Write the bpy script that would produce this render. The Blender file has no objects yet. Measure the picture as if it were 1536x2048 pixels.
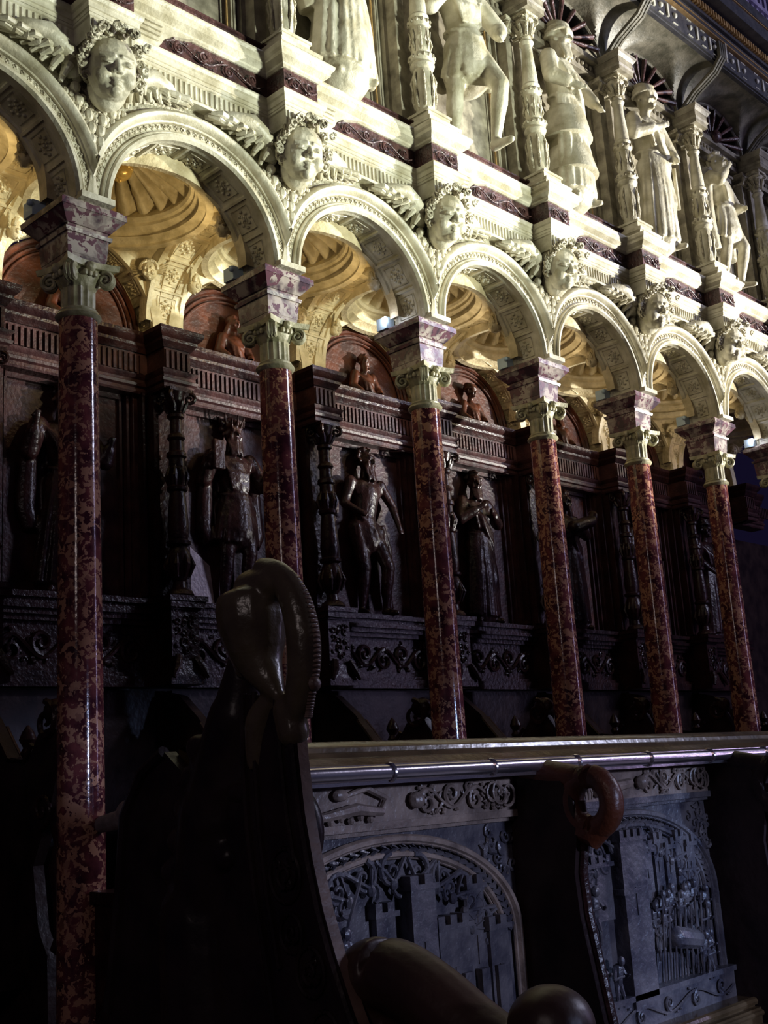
import bpy, math, random
from mathutils import Vector, Matrix, Euler
from math import sin, cos, pi, sqrt, radians
random.seed(7)
S = bpy.context.scene
COL = S.collection
# ---------------------------------------------------------------- camera, exposure
CAMLOC = Vector((-2.2432, -3.6141, -2.2349))
yaw, pit, rol = 0.8079, 0.2195, -0.0646
dv = Vector((sin(yaw)*cos(pit), cos(yaw)*cos(pit), sin(pit)))
rv = Vector((cos(yaw), -sin(yaw), 0)); uv = rv.cross(dv)
r2 = cos(rol)*rv + sin(rol)*uv; u2 = -sin(rol)*rv + cos(rol)*uv
cd = bpy.data.cameras.new('camera'); cam = bpy.data.objects.new('camera', cd); COL.objects.link(cam)
M = Matrix((r2, u2, -dv)).transposed().to_4x4(); M.translation = CAMLOC
cam.matrix_world = M
cd.sensor_fit = 'HORIZONTAL'; cd.sensor_width = 36; cd.lens = 36*2302.7/1536
cd.clip_start = .05; cd.clip_end = 100
S.camera = cam
S.view_settings.view_transform = 'Standard'; S.view_settings.look = 'None'
S.view_settings.gamma = 1; S.view_settings.use_curve_mapping = False
S.view_settings.exposure = 0.0
# ---------------------------------------------------------------- world and lights
w = bpy.data.worlds.new('dim_choir'); S.world = w; w.use_nodes = True
w.node_tree.nodes['Background'].inputs[0].default_value = (.16, .12, .48, 1)
w.node_tree.nodes['Background'].inputs[1].default_value = .030

def lamp(name, kind, loc, target, power, col, **kw):
    l = bpy.data.lights.new(name, kind); l.energy = power; l.color = col
    for k, v in kw.items(): setattr(l, k, v)
    o = bpy.data.objects.new(name, l); COL.objects.link(o); o.location = loc
    if target is not None:
        o.rotation_euler = (Vector(target)-Vector(loc)).to_track_quat('-Z', 'Y').to_euler()
    return o
# flood lamps of the choir, standing on the far side and aimed at the marble tier
lamp('flood_right', 'SPOT', (10.5, -5.6, -1.0), (3.3, 0, 1.14), 10000, (1, .97, .88), spot_size=radians(28), spot_blend=.6, shadow_soft_size=.12)
lamp('flood_left', 'SPOT', (4.6, -6.5, -1.1), (1.0, 0, 2.0), 3000, (.92, 1, .84), spot_size=radians(39), spot_blend=.6, shadow_soft_size=.35)
lamp('column_streak_fill', 'AREA', (9.5, -6.0, -.2), (1.0, 0, -1.0), 62, (.66, .56, 1.0), shape='RECTANGLE', size=.16, size_y=5.0)  # added tall strip light, draws the streaks down the column shafts
lamp('stall_fill_near', 'SPOT', (0.5, -5.6, -1.85), (0.15, -1.7, -3.12), 250, (.54, .62, 1.0), spot_size=radians(38), spot_blend=.35, shadow_soft_size=.12)  # added fill spot, brightens the nearer lower stalls
lamp('stall_fill_far', 'SPOT', (2.9, -5.6, -1.85), (1.9, -1.7, -3.12), 330, (.40, .56, 1.0), spot_size=radians(38), spot_blend=.35, shadow_soft_size=.12)  # second added fill spot, for the lower stalls farther along
lamp('nosing_streak_fill', 'AREA', (9.0, -6.0, 2.9), (.8, -1.8, -2.2), 230, (.72, .74, 1.0), shape='RECTANGLE', size=1.3, size_y=1.0)  # added light for the rail nosing to reflect as a pale streak
lamp('left_fill', 'AREA', (-5.5, -4.5, .2), (-.8, -1.8, -2.3), 16, (1, .82, .80), shape='RECTANGLE', size=.6, size_y=1.2)  # added weak fill from the left, lifts the bench end

# ---------------------------------------------------------------- materials
def mat(name, c1, c2, rough=.5, scale=8, bump=.2, bscale=40, metal=0, c3=None, kind='noise', spec=.5, detail=6, thr=(.35, .65)):
    m = bpy.data.materials.new(name); m.use_nodes = True
    nt = m.node_tree; N = nt.nodes; L = nt.links
    b = N['Principled BSDF']; b.inputs['Roughness'].default_value = rough; b.inputs['Metallic'].default_value = metal
    b.inputs['Specular IOR Level'].default_value = spec
    g = N.new('ShaderNodeNewGeometry')
    n = N.new('ShaderNodeTexNoise'); n.inputs['Scale'].default_value = scale; n.inputs['Detail'].default_value = detail
    L.new(g.outputs['Position'], n.inputs['Vector'])
    r = N.new('ShaderNodeValToRGB'); L.new(n.outputs['Fac'], r.inputs[0])
    r.color_ramp.elements[0].position = thr[0]; r.color_ramp.elements[0].color = (*c1, 1)
    r.color_ramp.elements[1].position = thr[1]; r.color_ramp.elements[1].color = (*c2, 1)
    out = r.outputs[0]
    if c3:
        v = N.new('ShaderNodeTexVoronoi'); v.inputs['Scale'].default_value = scale*2.2
        n2 = N.new('ShaderNodeTexNoise'); n2.inputs['Scale'].default_value = scale*1.3; n2.inputs['Detail'].default_value = 5
        mv = N.new('ShaderNodeMixRGB'); mv.blend_type = 'ADD'; mv.inputs[0].default_value = .3
        L.new(g.outputs['Position'], mv.inputs[1]); L.new(n2.outputs['Color'], mv.inputs[2]); L.new(mv.outputs[0], v.inputs['Vector'])
        L.new(g.outputs['Position'], n2.inputs['Vector'])
        r2_ = N.new('ShaderNodeValToRGB'); r2_.color_ramp.elements[0].position = .60; r2_.color_ramp.elements[1].position = .72
        sep = N.new('ShaderNodeSeparateColor'); L.new(v.outputs['Color'], sep.inputs[0]); L.new(sep.outputs[0], r2_.inputs[0])
        mm = N.new('ShaderNodeMixRGB'); L.new(r2_.outputs[0], mm.inputs[0]); L.new(out, mm.inputs[1]); mm.inputs[2].default_value = (*c3, 1)
        out = mm.outputs[0]
    L.new(out, b.inputs['Base Color'])
    if bump:
        n3 = N.new('ShaderNodeTexNoise'); n3.inputs['Scale'].default_value = bscale; n3.inputs['Detail'].default_value = 3
        L.new(g.outputs['Position'], n3.inputs['Vector'])
        bp = N.new('ShaderNodeBump'); bp.inputs['Strength'].default_value = bump; bp.inputs['Distance'].default_value = .012
        L.new(n3.outputs['Fac'], bp.inputs['Height']); L.new(bp.outputs[0], b.inputs['Normal'])
    return m
def emis(name, col, s):
    m = bpy.data.materials.new(name); m.use_nodes = True
    b = m.node_tree.nodes['Principled BSDF']; b.inputs['Emission Color'].default_value = (*col, 1); b.inputs['Emission Strength'].default_value = s
    return m
ALA = mat('alabaster', (.40, .36, .24), (.72, .68, .54), .42, 9, .25, 60)
ALC = mat('alabaster_carved', (.30, .26, .17), (.70, .65, .50), .5, 30, 1.0, 75)
ALV = mat('alabaster_warm', (.46, .38, .22), (.74, .64, .42), .45, 14, .35, 60)
GILD = mat('gilding', (.85, .55, .16), (.95, .7, .26), .25, 20, .2, 60, metal=.35)
JAS = mat('red_jasper', (.06, .014, .020), (.23, .065, .062), .13, 13, .05, 60, c3=(.50, .26, .16), detail=9, thr=(.38, .66))
IMP = mat('veined_marble', (.06, .035, .05), (.42, .36, .32), .3, 11, .1, 50, c3=(.12, .05, .07), detail=8, thr=(.42, .58))
BJA = mat('brown_jasper', (.035, .014, .014), (.11, .05, .045), .35, 18, .5, 60)
CAPM = mat('capital_stone', (.32, .30, .17), (.58, .54, .36), .4, 20, .3, 60)
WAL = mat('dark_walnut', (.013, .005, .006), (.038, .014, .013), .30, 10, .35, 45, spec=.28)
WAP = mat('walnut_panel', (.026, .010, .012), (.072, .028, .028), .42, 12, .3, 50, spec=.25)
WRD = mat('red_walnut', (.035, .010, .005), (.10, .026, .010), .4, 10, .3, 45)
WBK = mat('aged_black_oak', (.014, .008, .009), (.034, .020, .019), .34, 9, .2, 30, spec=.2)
WLO = mat('carved_oak_panel', (.05, .046, .06), (.14, .125, .13), .34, 14, .35, 60)
FRZ = mat('frieze_oak', (.15, .11, .09), (.32, .24, .19), .36, 16, .3, 60)
RAIL = mat('polished_rail', (.055, .034, .016), (.12, .075, .036), .2, 8, .1, 30)
WORN = mat('worn_leather', (.16, .13, .13), (.26, .22, .22), .7, 20, .3, 60)
CORN = mat('painted_cornice', (.035, .035, .045), (.075, .072, .08), .45, 14, .2, 50)
GOLD = mat('gold_paint', (.34, .20, .07), (.50, .32, .13), .4, 30, .1, 50)
CREAM = mat('cream_paint', (.75, .74, .6), (.9, .88, .75), .4, 12, .05, 50)
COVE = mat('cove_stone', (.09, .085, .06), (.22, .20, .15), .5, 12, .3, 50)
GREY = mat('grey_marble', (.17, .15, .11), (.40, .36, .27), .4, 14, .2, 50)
IRON = mat('dark_iron', (.25, .21, .36), (.42, .36, .55), .5, 14, .1, 50)
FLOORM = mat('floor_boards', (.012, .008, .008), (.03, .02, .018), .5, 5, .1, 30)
WHT = mat('lamp_housing', (.45, .6, .7), (.6, .75, .85), .5, 10, .02, 30)
BULB = emis('bulb_glow', (.75, .8, 1), 60)
BULBW = emis('bulb_warm', (1, .8, .45), 25)

# ---------------------------------------------------------------- mesh helpers
class MB:
    def __init__(s): s.v = []; s.f = []
    def add(s, vs, fs):
        o = len(s.v); s.v += [tuple(p) for p in vs]; s.f += [tuple(i+o for i in f) for f in fs]; return s
    def box(s, x0, x1, y0, y1, z0, z1, tx=0, ty=0):   # tx, ty: inward taper at the bottom
        p = [(x0+tx, y0+ty, z0), (x1-tx, y0+ty, z0), (x1-tx, y1-ty, z0), (x0+tx, y1-ty, z0), (x0, y0, z1), (x1, y0, z1), (x1, y1, z1), (x0, y1, z1)]
        return s.add(p, [(0, 3, 2, 1), (4, 5, 6, 7), (0, 1, 5, 4), (1, 2, 6, 5), (2, 3, 7, 6), (3, 0, 4, 7)])
    def grid(s, P, closeu=False, closev=False):
        nu = len(P); nv = len(P[0]); vs = [q for row in P for q in row]; fs = []
        for i in range(nu if closeu else nu-1):
            for j in range(nv if closev else nv-1):
                a = i*nv+j; b = ((i+1) % nu)*nv+j; c = ((i+1) % nu)*nv+(j+1) % nv; d = i*nv+(j+1) % nv
                fs.append((a, b, c, d))
        return s.add(vs, fs)
    def lathe(s, cx, cy, prof, seg=20, rad=None):
        P = []
        for r, z in prof:
            P.append([(cx+(r*(rad(a, z) if rad else 1))*cos(a), cy+(r*(rad(a, z) if rad else 1))*sin(a), z) for a in [2*pi*k/seg for k in range(seg)]])
        s.grid(P, closev=True)
        for row, rev in ((0, False), (len(prof)-1, True)):
            n = len(s.v)-len(prof)*seg+row*seg
            f = tuple(range(n, n+seg)); s.f.append(f if rev else f[::-1])
        return s
    def ell(s, c, r, seg=10, rings=7, rot=None):
        c = Vector(c); P = []
        for i in range(rings+1):
            t = pi*i/rings; row = []
            for k in range(seg):
                a = 2*pi*k/seg; q = Vector((r[0]*sin(t)*cos(a), r[1]*sin(t)*sin(a), r[2]*cos(t)))
                if rot: q.rotate(rot)
                row.append(tuple(c+q))
            P.append(row)
        return s.grid(P, closev=True)
    def tube(s, path, rad, seg=7, closed=False, flat=1.0):
        path = [Vector(p) for p in path]; n = len(path); P = []; up = None
        for i, p in enumerate(path):
            if closed: t = path[(i+1) % n]-path[i-1]
            else: t = path[min(i+1, n-1)]-path[max(i-1, 0)]
            if t.length < 1e-9: t = Vector((0, 0, 1))
            t.normalize()
            if up is None: up = Vector((0, 1, 0)) if abs(t.y) < .9 else Vector((1, 0, 0))
            a = t.cross(up)
            if a.length < 1e-6: a = t.cross(Vector((1, 0, 0)))
            a.normalize(); b = a.cross(t).normalized()
            r = rad[i] if isinstance(rad, (list, tuple)) else rad
            P.append([tuple(p+a*r*cos(2*pi*k/seg)+b*r*flat*sin(2*pi*k/seg)) for k in range(seg)])
        s.grid(P, closeu=closed, closev=True)
        if not closed:
            base = len(s.v)-n*seg; s.f.append(tuple(range(base, base+seg))); s.f.append(tuple(range(len(s.v)-seg, len(s.v)))[::-1])
        return s
    def cap(s, a, b, ra, rb, seg=10):     # tapered capsule
        a = Vector(a); b = Vector(b); d = b-a
        if d.length < 1e-6: return s.ell(a, (ra,)*3)
        q = d.to_track_quat('Z', 'Y'); L = d.length; prof = []
        for i in range(4): t = pi/2*i/4; prof.append((ra*sin(t), -ra*cos(t)))
        prof += [(ra, 0), (rb, L)]
        for i in range(1, 5): t = pi/2*i/4; prof.append((rb*cos(t), L+rb*sin(t)))
        P = []
        for r, z in prof:
            row = []
            for k in range(seg):
                v = Vector((max(r, 1e-4)*cos(2*pi*k/seg), max(r, 1e-4)*sin(2*pi*k/seg), z)); v.rotate(q); row.append(tuple(a+v))
            P.append(row)
        s.grid(P, closev=True)
        base = len(s.v)-len(prof)*seg; s.f.append(tuple(range(base, base+seg))[::-1]); s.f.append(tuple(range(len(s.v)-seg, len(s.v))))
        return s
    def prism(s, pts, f0, f1):            # pts in 2D, f0 / f1 map a 2D point to the two faces
        n = len(pts)
        return s.add([f0(p) for p in pts]+[f1(p) for p in pts], [tuple(range(n)), tuple(range(2*n-1, n-1, -1))]+[(i, i+n, (i+1) % n+n, (i+1) % n) for i in range(n)])
    def shift(s, o): s.v = [(a-o[0], b-o[1], c-o[2]) for a, b, c in s.v]; return s
def mesh_obj(name, me, m, parent=None):
    if m and not me.materials: me.materials.append(m)
    o = bpy.data.objects.new(name, me); COL.objects.link(o)
    if parent: o.parent = parent
    return o
def build(name, mb, m, parent=None, smooth=35, local=False):
    """links the collected shapes as one mesh; vertices are given in scene space, parents may be moved empties"""
    if parent and not local:
        q = parent; off = Vector((0, 0, 0))
        while q: off += q.location; q = q.parent
        mb.shift(off)
    me = bpy.data.meshes.new(name); me.from_pydata(mb.v, [], mb.f); me.validate(); me.update()
    import bmesh
    bm = bmesh.new(); bm.from_mesh(me); bmesh.ops.recalc_face_normals(bm, faces=bm.faces); bm.to_mesh(me); bm.free()
    if smooth:
        me.polygons.foreach_set('use_smooth', [True]*len(me.polygons)); me.set_sharp_from_angle(angle=radians(smooth))
    return mesh_obj(name, me, m, parent)
def remesh(mb, voxel, smooth=2):
    """unites overlapping shapes into one continuous surface"""
    me = bpy.data.meshes.new('tmp'); me.from_pydata(mb.v, [], mb.f); me.update()
    import bmesh
    bm = bmesh.new(); bm.from_mesh(me); bmesh.ops.recalc_face_normals(bm, faces=bm.faces); bm.to_mesh(me); bm.free()
    o = bpy.data.objects.new('tmp', me); COL.objects.link(o)
    r = o.modifiers.new('r', 'REMESH'); r.mode = 'VOXEL'; r.voxel_size = voxel; r.use_smooth_shade = True
    if smooth: k = o.modifiers.new('s', 'SMOOTH'); k.iterations = smooth; k.factor = .5
    dg = bpy.context.evaluated_depsgraph_get()
    out = bpy.data.meshes.new_from_object(o.evaluated_get(dg))
    out.polygons.foreach_set('use_smooth', [True]*len(out.polygons)); out.materials.clear()
    bpy.data.objects.remove(o); return out
def thing(name, label, cat, loc=(0, 0, 0), group=None):
    o = bpy.data.objects.new(name, None); COL.objects.link(o); o.location = loc; o.empty_display_size = .1
    return tag(o, label, cat, group)
def tag(o, label, cat, group=None):
    o['label'] = label; o['category'] = cat
    if group: o['group'] = group
    return o
def struct(name, mb, m, smooth=35):
    o = build(name, mb, m, None, smooth); o['kind'] = 'structure'; return o
def kids(o): return [c for c in COL.objects if c.parent == o]
def dup(root, dx, label, dy=0, dz=0):
    r = root.copy(); COL.objects.link(r); r.location = root.location+Vector((dx, dy, dz)); r['label'] = label
    for ch in kids(root):
        c = ch.copy(); COL.objects.link(c); c.parent = r
        for g in kids(ch):
            d = g.copy(); COL.objects.link(d); d.parent = c
    return r
ORD = ['first', 'second', 'third', 'fourth', 'fifth', 'sixth', 'seventh', 'eighth', 'ninth']
def between(k):   # where bay k lies, told by the marble columns
    if k == -1: return 'left of the first marble column'
    if k <= 4: return 'between the %s and %s marble columns' % (ORD[k], ORD[k+1])
    if k == 5: return 'just right of the sixth marble column'
    return 'two bays right of the sixth marble column'

# spiral and foliage ornament drawn in a plane; F maps (a, b, depth) to space
def spiral(mb, F, ca, cb, R, turns, th, a0=0, sgn=1, lift=.004, seg=5, steps=None):
    n = steps or int(14*turns); path = []; rr = []
    for i in range(n+1):
        t = i/n; a = a0+sgn*2*pi*turns*t; r = R*(1-t*.88)
        path.append(F(ca+r*cos(a), cb+r*sin(a), lift)); rr.append(th*(1-.45*t))
    mb.tube(path, rr, seg)
def leafspray(mb, F, a0, a1, b0, b1, n, sz, rng, lift=.004):
    for i in range(n):
        a = rng.uniform(a0, a1); b = rng.uniform(b0, b1); R = sz*rng.uniform(.6, 1.1)
        if rng.random() < .5: spiral(mb, F, a, b, R, 1.1, R*.26, rng.uniform(0, 6), rng.choice((-1, 1)), lift, steps=9)
        else:
            t = rng.uniform(0, 2*pi); p = [F(a+R*s_*cos(t+.5*s_), b+R*s_*sin(t+.5*s_), lift) for s_ in (-1, -.5, 0, .5, 1)]
            mb.tube(p, [R*.08, R*.28, R*.38, R*.25, R*.05], 5)
def rinceau(mb, F, a0, a1, bc, h, n, rng, lift=.004):
    w_ = (a1-a0)/n; path = [F(a0+(a1-a0)*i/(n*8), bc+h*.28*sin(pi*i/8), lift) for i in range(n*8+1)]
    mb.tube(path, h*.055, 5)
    for i in range(n):
        sg = 1 if i % 2 == 0 else -1
        spiral(mb, F, a0+w_*(i+.5), bc-sg*h*.10, h*.33, 1.5, h*.07, sg*pi/2, sg, lift)
        for q in range(3):
            a = a0+w_*(i+rng.uniform(.1, .9)); b = bc+sg*h*rng.uniform(.25, .42)
            mb.ell(F(a, b, lift), (h*.09, h*.06, h*.06), 6, 4)

# ================================================================ SETTING
mb = MB(); mb.box(-5, 9, -6, 1.6, -3.9, -3.8); struct('floor', mb, FLOORM)
mb = MB(); mb.box(-3, 9, 1.36, 1.5, -3.8, -.35); struct('wall_back', mb, WBK)
# the marble wall pierced by the arches
RI, RO = .427, .54
def arcpt(r, t, xc): return (max(-.5, min(.5, r*cos(t))))+xc
mb = MB()
for k in range(-1, 7):
    xc = k+.5; n = 40; P = [[], []]
    for i in range(n+1):
        t = pi*i/n; x = arcpt(.53, t, xc); zz = .53*sin(t)
        if abs(.53*cos(t)) > .5: zz = sqrt(.53**2-.25)
        P[0].append((x, .0, zz)); P[1].append((x, .0, .64))
    mb.grid(P)
mb.box(-1, 7, .2, .24, .46, 2.75)
mb.box(-1, 7, .0, .2, .62, .66)
struct('wall_front', mb, ALC)
# niche wall of the upper tier
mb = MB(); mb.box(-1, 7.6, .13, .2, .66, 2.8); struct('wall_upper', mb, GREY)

# ================================================================ ARCADE
NS = list(range(-1, 7))
# marble columns
P0 = 0.105
col = thing('column', '', 'column', (0, P0, -3.3), 'red marble columns of the arcade')
mb = MB(); prof = [(.087, -3.26)]+[(.086-.013*(i/12)**1.6, -3.24+i*(2.78/12)) for i in range(13)]
mb.lathe(0, P0, prof, 40); build('shaft', mb, JAS, col)
mb = MB(); mb.lathe(0, P0, [(.12, -3.31), (.12, -3.30), (.105, -3.28), (.115, -3.27), (.09, -3.255), (.08, -3.25)], 32); mb.box(-.12, .12, P0-.12, P0+.12, -3.34, -3.31)
build('base', mb, CAPM, col)
mb = MB(); mb.lathe(0, P0, [(.07, -.47), (.083, -.462), (.089, -.452), (.083, -.442), (.073, -.438), (.076, -.43), (.072, -.425)], 32); build('astragal', mb, CAPM, col)
nk = None; mb = MB(); mb.lathe(0, P0, [(.066, -.43), (.067, -.34), (.074, -.325), (.085, -.30), (.08, -.285)], 48, rad=lambda a, z: 1-.10*abs(sin(a*8)) if z < -.33 else 1)
build('fluted_neck', mb, CAPM, col)
mb = MB()                                    # abacus with hollow sides, four corner volutes, a flower on each side
pts = []
for c in range(4):
    for j in range(7):
        u = (j-3)/3; h = .088+.026*u*u
        if j == 6: continue
        a = pi/2*c; x, y = u*.112, -h
        pts.append((x*cos(a)-y*sin(a), x*sin(a)+y*cos(a)))
mb.prism(pts, lambda p: (p[0], P0+p[1], -.268), lambda p: (p[0]*1.04, P0+p[1]*1.04, -.244))
mb.box(-.075, .075, P0-.075, P0+.075, -.30, -.268)
capo = build('capital', mb, CAPM, col)
for sx in (-1, 1):
    for sy in (-1, 1):
        mb = MB(); dx, dy = sx*.7071, sy*.7071
        F = lambda a, b, d: ((.096+a)*dx-d*dy, P0+(.096+a)*dy+d*dx, b)
        for d in (-.014, 0, .014): spiral(mb, F, .012, -.305, .034, 1.6, .0105, pi/2+.3, -1, d, 6)
        mb.ell(F(.012, -.305, 0), (.012, .012, .012), 8, 6)
        mb.cap((0+.05*dx, P0+.05*dy, -.275), F(.012, -.272, 0), .014, .014, 6)
        build('volute', mb, CAPM, capo)
mb = MB()
for a in range(4):
    x, y = sin(a*pi/2), -cos(a*pi/2); mb.ell((x*.095, P0+y*.095, -.268), (.020, .020, .022), 8, 6)
    for q in (-1, 0, 1): mb.ell((x*.09+q*.022*abs(y), P0+y*.09+q*.022*abs(x), -.292), (.011, .011, .014), 6, 5)
build('flowers', mb, CAPM, capo)
mb = MB()                                    # impost block above the capital
cy = .13
for hw0, hw1, z0, z1 in ((.084, .084, -.244, -.215), (.086, .092, -.215, -.135), (.10, .104, -.135, -.12), (.088, .09, -.12, -.10), (.098, .14, -.10, -.052), (.144, .144, -.052, -.026), (.132, .132, -.026, -.014)):
    mb.box(-hw1, hw1, cy-hw1-.01, cy+hw1+.02, z0, z1, hw1-hw0, hw1-hw0)
build('impost_block', mb, IMP, col)
cols = [col]
CL = ['nearest red marble column, full height down the photo\'s left edge',
      'second red marble column from the left, rising behind the carved scroll of the bench end',
      'third red marble column from the left, its foot hidden by the lower stall rail',
      'fourth red marble column from the left, beside the panel of the praying bearded figure',
      'fifth red marble column from the left, with a pale stone patch low on its shaft',
      'sixth red marble column from the left, last one whole before the photo\'s right edge']
for n in range(1, 6): dup(col, n, CL[n])
dup(col, 6, 'red marble column beyond the photo\'s right edge'); dup(col, -1, 'red marble column beyond the photo\'s left edge')
col['label'] = CL[0]

# arches: one along the front, one across each column, one along the wall
def arch(name, axis, xc, yc, zc, ri, d0, d1, ro, clampr, m_ring, label, grp, front=True, nros=8, t0=0, t1=pi, band=True):
    def Mp(r, t, d):
        c = r*cos(t)
        if clampr: c = max(-clampr, min(clampr, c))
        return (xc+c, d, zc+r*sin(t)) if axis == 'y' else (d, yc+c, zc+r*sin(t))
    th = thing(name, label, 'arch', (xc, d0, zc) if axis == 'y' else (d0, yc, zc), grp)
    n = 44
    def sweep(mb, prof):
        def q(r, t, d): return Mp(r, t, max(d, d0-.012) if clampr and abs(r*cos(t)) > clampr else d)
        mb.grid([[q(r, t0+(t1-t0)*i/n, d) for r, d in prof] for i in range(n+1)])
    # soffit with framed rosettes
    mb = MB(); w_ = d1-d0; e = w_*.13
    sweep(mb, [(ri+.035, d0+.0), (ri, d0+.002), (ri-.002, d0+e), (ri+.008, d0+e+.006), (ri+.008, d1-e-.006), (ri-.002, d1-e), (ri, d1-.002), (ri+.035, d1), (ri+.06, d1), (ri+.06, d0), (ri+.035, d0)])
    for i in range(nros+1):
        t = t0+(t1-t0)*i/nros
        P = []
        for dt in (-.022, -.014, .014, .022):
            rr = ri+.008 if abs(dt) > .02 else ri-.002
            P.append([Mp(rr, t+dt, d0+e), Mp(rr, t+dt, d1-e)])
        mb.grid(P)
    build('soffit', mb, m_ring, th)
    mb = MB()
    for i in range(nros):
        t = t0+(t1-t0)*(i+.5)/nros
        def F(a, b, h): return Mp(ri+.006-h, t+a/ri, d0+w_/2+b)
        sz = min(w_*.21, ri*(t1-t0)/nros*.27)
        mb.ell(F(0, 0, .004), (sz*.2,)*3, 6, 4)
        for q in range(8):
            a = 2*pi*q/8; rr = sz*(.66 if q % 2 else .82); mb.ell(F(rr*cos(a), rr*sin(a), -.001), (sz*.25, sz*.25, sz*.16), 6, 4)
            a += pi/8; mb.ell(F(rr*.45*cos(a), rr*.45*sin(a), .0), (sz*.13, sz*.13, sz*.14), 5, 3)
        q4 = [F(-sz*1.2, -sz*1.2, .002), F(sz*1.2, -sz*1.2, .002), F(sz*1.2, sz*1.2, .002), F(-sz*1.2, sz*1.2, .002)]
        mb.tube(q4, .0022, 4, closed=True)
    build('rosettes', mb, m_ring, th)
    if front:
        mb = MB(); sweep(mb, [(ri-.001, d0+.01), (ri-.004, d0-.012), (ri+.006, d0-.026), (ri+.018, d0-.026), (ri+.026, d0-.012), (ri+.03, d0-.016), (ri+.036, d0-.012), (ri+.038, d0+.012)])
        build('inner_moulding', mb, ALA, th)
        mb = MB(); sweep(mb, [(ri+.036, d0+.012), (ri+.040, d0+.012), (ri+.041, d0+.002), (ri+.072, d0+.002), (ri+.074, d0+.01)]); 
        na = 46
        for i in range(na):
            t = t0+(t1-t0)*(i+.5)/na
            for q, (dr, dt, r_) in enumerate(((.057, 0, .0075), (.049, .016, .0052), (.065, .016, .0052), (.057, .030, .004))):
                if clampr and abs((ri+dr)*cos(t+dt)) > clampr-.004: continue
                mb.ell(Mp(ri+dr, t+dt, d0-.001), (r_, r_*.8, r_), 6, 4)
        build('leaf_band', mb, ALC, th)
        mb = MB(); sweep(mb, [(ri+.073, d0+.01), (ri+.075, d0-.010), (ri+.081, d0-.014), (ri+.085, d0-.032), (ri+.094, d0-.044), (ri+.106, d0-.048), (ri+.118, d0-.042), (ri+.126, d0-.028), (ri+.130, d0-.010), (ri+.132, d0+.01)])
        build('outer_moulding', mb, ALA, th)
        mb = MB()                          # pale sill strip the two mouldings stand on
        for sx in (-1, 1):
            x = xc+sx*.463; mb.box(x-.037, x+.037, d0-.05, d0+.03, zc-.016, zc+.010); xv = xc+sx*.5; mb.add([(xv-sx*.03, d0-.006, zc), (xv, d0-.013, zc), (xv, d0-.013, zc+.17), (xv-sx*.03, d0+.02, zc), (xv, d0+.02, zc), (xv, d0+.02, zc+.17)], [(0, 1, 2), (3, 4, 5), (0, 1, 4, 3), (1, 2, 5, 4), (2, 0, 3, 5)])
        build('springing_strip', mb, ALA, th)
    return th
proto = arch('front_arch', 'y', .5, 0, 0, RI, 0, .22, RO, .5, ALA, '', 'front arches of the marble arcade')
for k in NS:
    lab = 'carved pale stone front arch '+between(k)
    if k == 0: proto['label'] = lab
    else: dup(proto, k, lab)
proto = arch('cross_arch', 'x', 0, .57, .04, .37, -.115, .115, .43, None, ALV, '', 'rosette arches crossing the gallery', front=False, nros=7)
for k in NS:
    lab = 'rosette-studded warm-lit arch from the gallery wall to the '+('%s marble column from the left' % ORD[k] if 0 <= k <= 5 else ('column beyond the left edge' if k < 0 else 'column beyond the right edge'))
    if k == 0: proto['label'] = lab
    else: dup(proto, k, lab)
proto = arch('rear_arch', 'y', .5, 0, -.02, .425, .93, 1.10, .5, .5, ALV, '', 'arches along the gallery wall', front=False, nros=8)
for k in range(-1, 7):
    lab = 'rear rosette arch over a lunette, '+between(k)
    if k == 0: proto['label'] = lab
    else: dup(proto, k, lab)

# vault of one bay: shell dome, ring, pendentives, gilded boss, winged heads in the corners
va = thing('shell_vault', '', 'vault', (.5, .57, .44), 'shell vaults of the gallery bays')
mb = MB(); P = []
for i in range(15):
    u = i/14; row = []
    for k in range(176):
        a = 2*pi*k/176; r = .045+.315*u; z = .47+.13*sqrt(max(0, 1-u*u))**1.1
        fl = abs(sin(a*11+1.2*u)); z2 = z+.06-(.010+.085*u**.8)*(fl**.8)
        row.append((.5+r*cos(a), .57+r*sin(a), z2))
    P.append(row)
mb.grid(P, closev=True); mb.ell((.5, .57, .64), (.06, .06, .02), 12, 6)
build('shell', mb, ALV, va, 60)
mb = MB(); prof = [(.350, .53), (.325, .50), (.320, .485), (.328, .470), (.345, .466), (.345, .450), (.358, .442), (.372, .428), (.374, .412), (.362, .404), (.385, .392), (.398, .380), (.396, .366), (.43, .362), (.43, .53), (.350, .53)]
mb.grid([[(.5+r*cos(a), .57+r*sin(a), z) for r, z in prof] for a in [2*pi*k/56 for k in range(56)]], closeu=True)
build('ring', mb, ALV, va)
mb = MB(); mb.ell((.5, .57, .555), (.06, .06, .04), 16, 8)
for q in range(10): a = 2*pi*q/10; mb.ell((.5+.045*cos(a), .57+.045*sin(a), .568), (.022, .022, .018), 8, 5)
mb.ell((.5, .57, .525), (.02, .02, .025), 10, 6)
build('gilded_boss', mb, GILD, va)
mb = MB()                                    # pendentives
for sx in (-1, 1):
    for sy in (-1, 1):
        P = []
        for i in range(11):
            u = i/10; row = []
            for j in range(13):
                v = j/12; a = pi/2*v
                rt = .395; ct = (rt*cos(a), rt*sin(a))              # on the ring, z = .40
                cb = (.47, .42)                                    # corner
                # arch curves bounding the pendentive
                z = .40-.40*(1-sqrt(max(0, 1-(1-u)**2)))
                x = cb[0]+(ct[0]-cb[0])*u; y = cb[1]+(ct[1]-cb[1])*u
                row.append((.5+sx*x, .57+sy*y*.93, z+.0))
            P.append(row)
        mb.grid(P)
build('pendentives', mb, ALV, va)
hd = MB()
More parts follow.
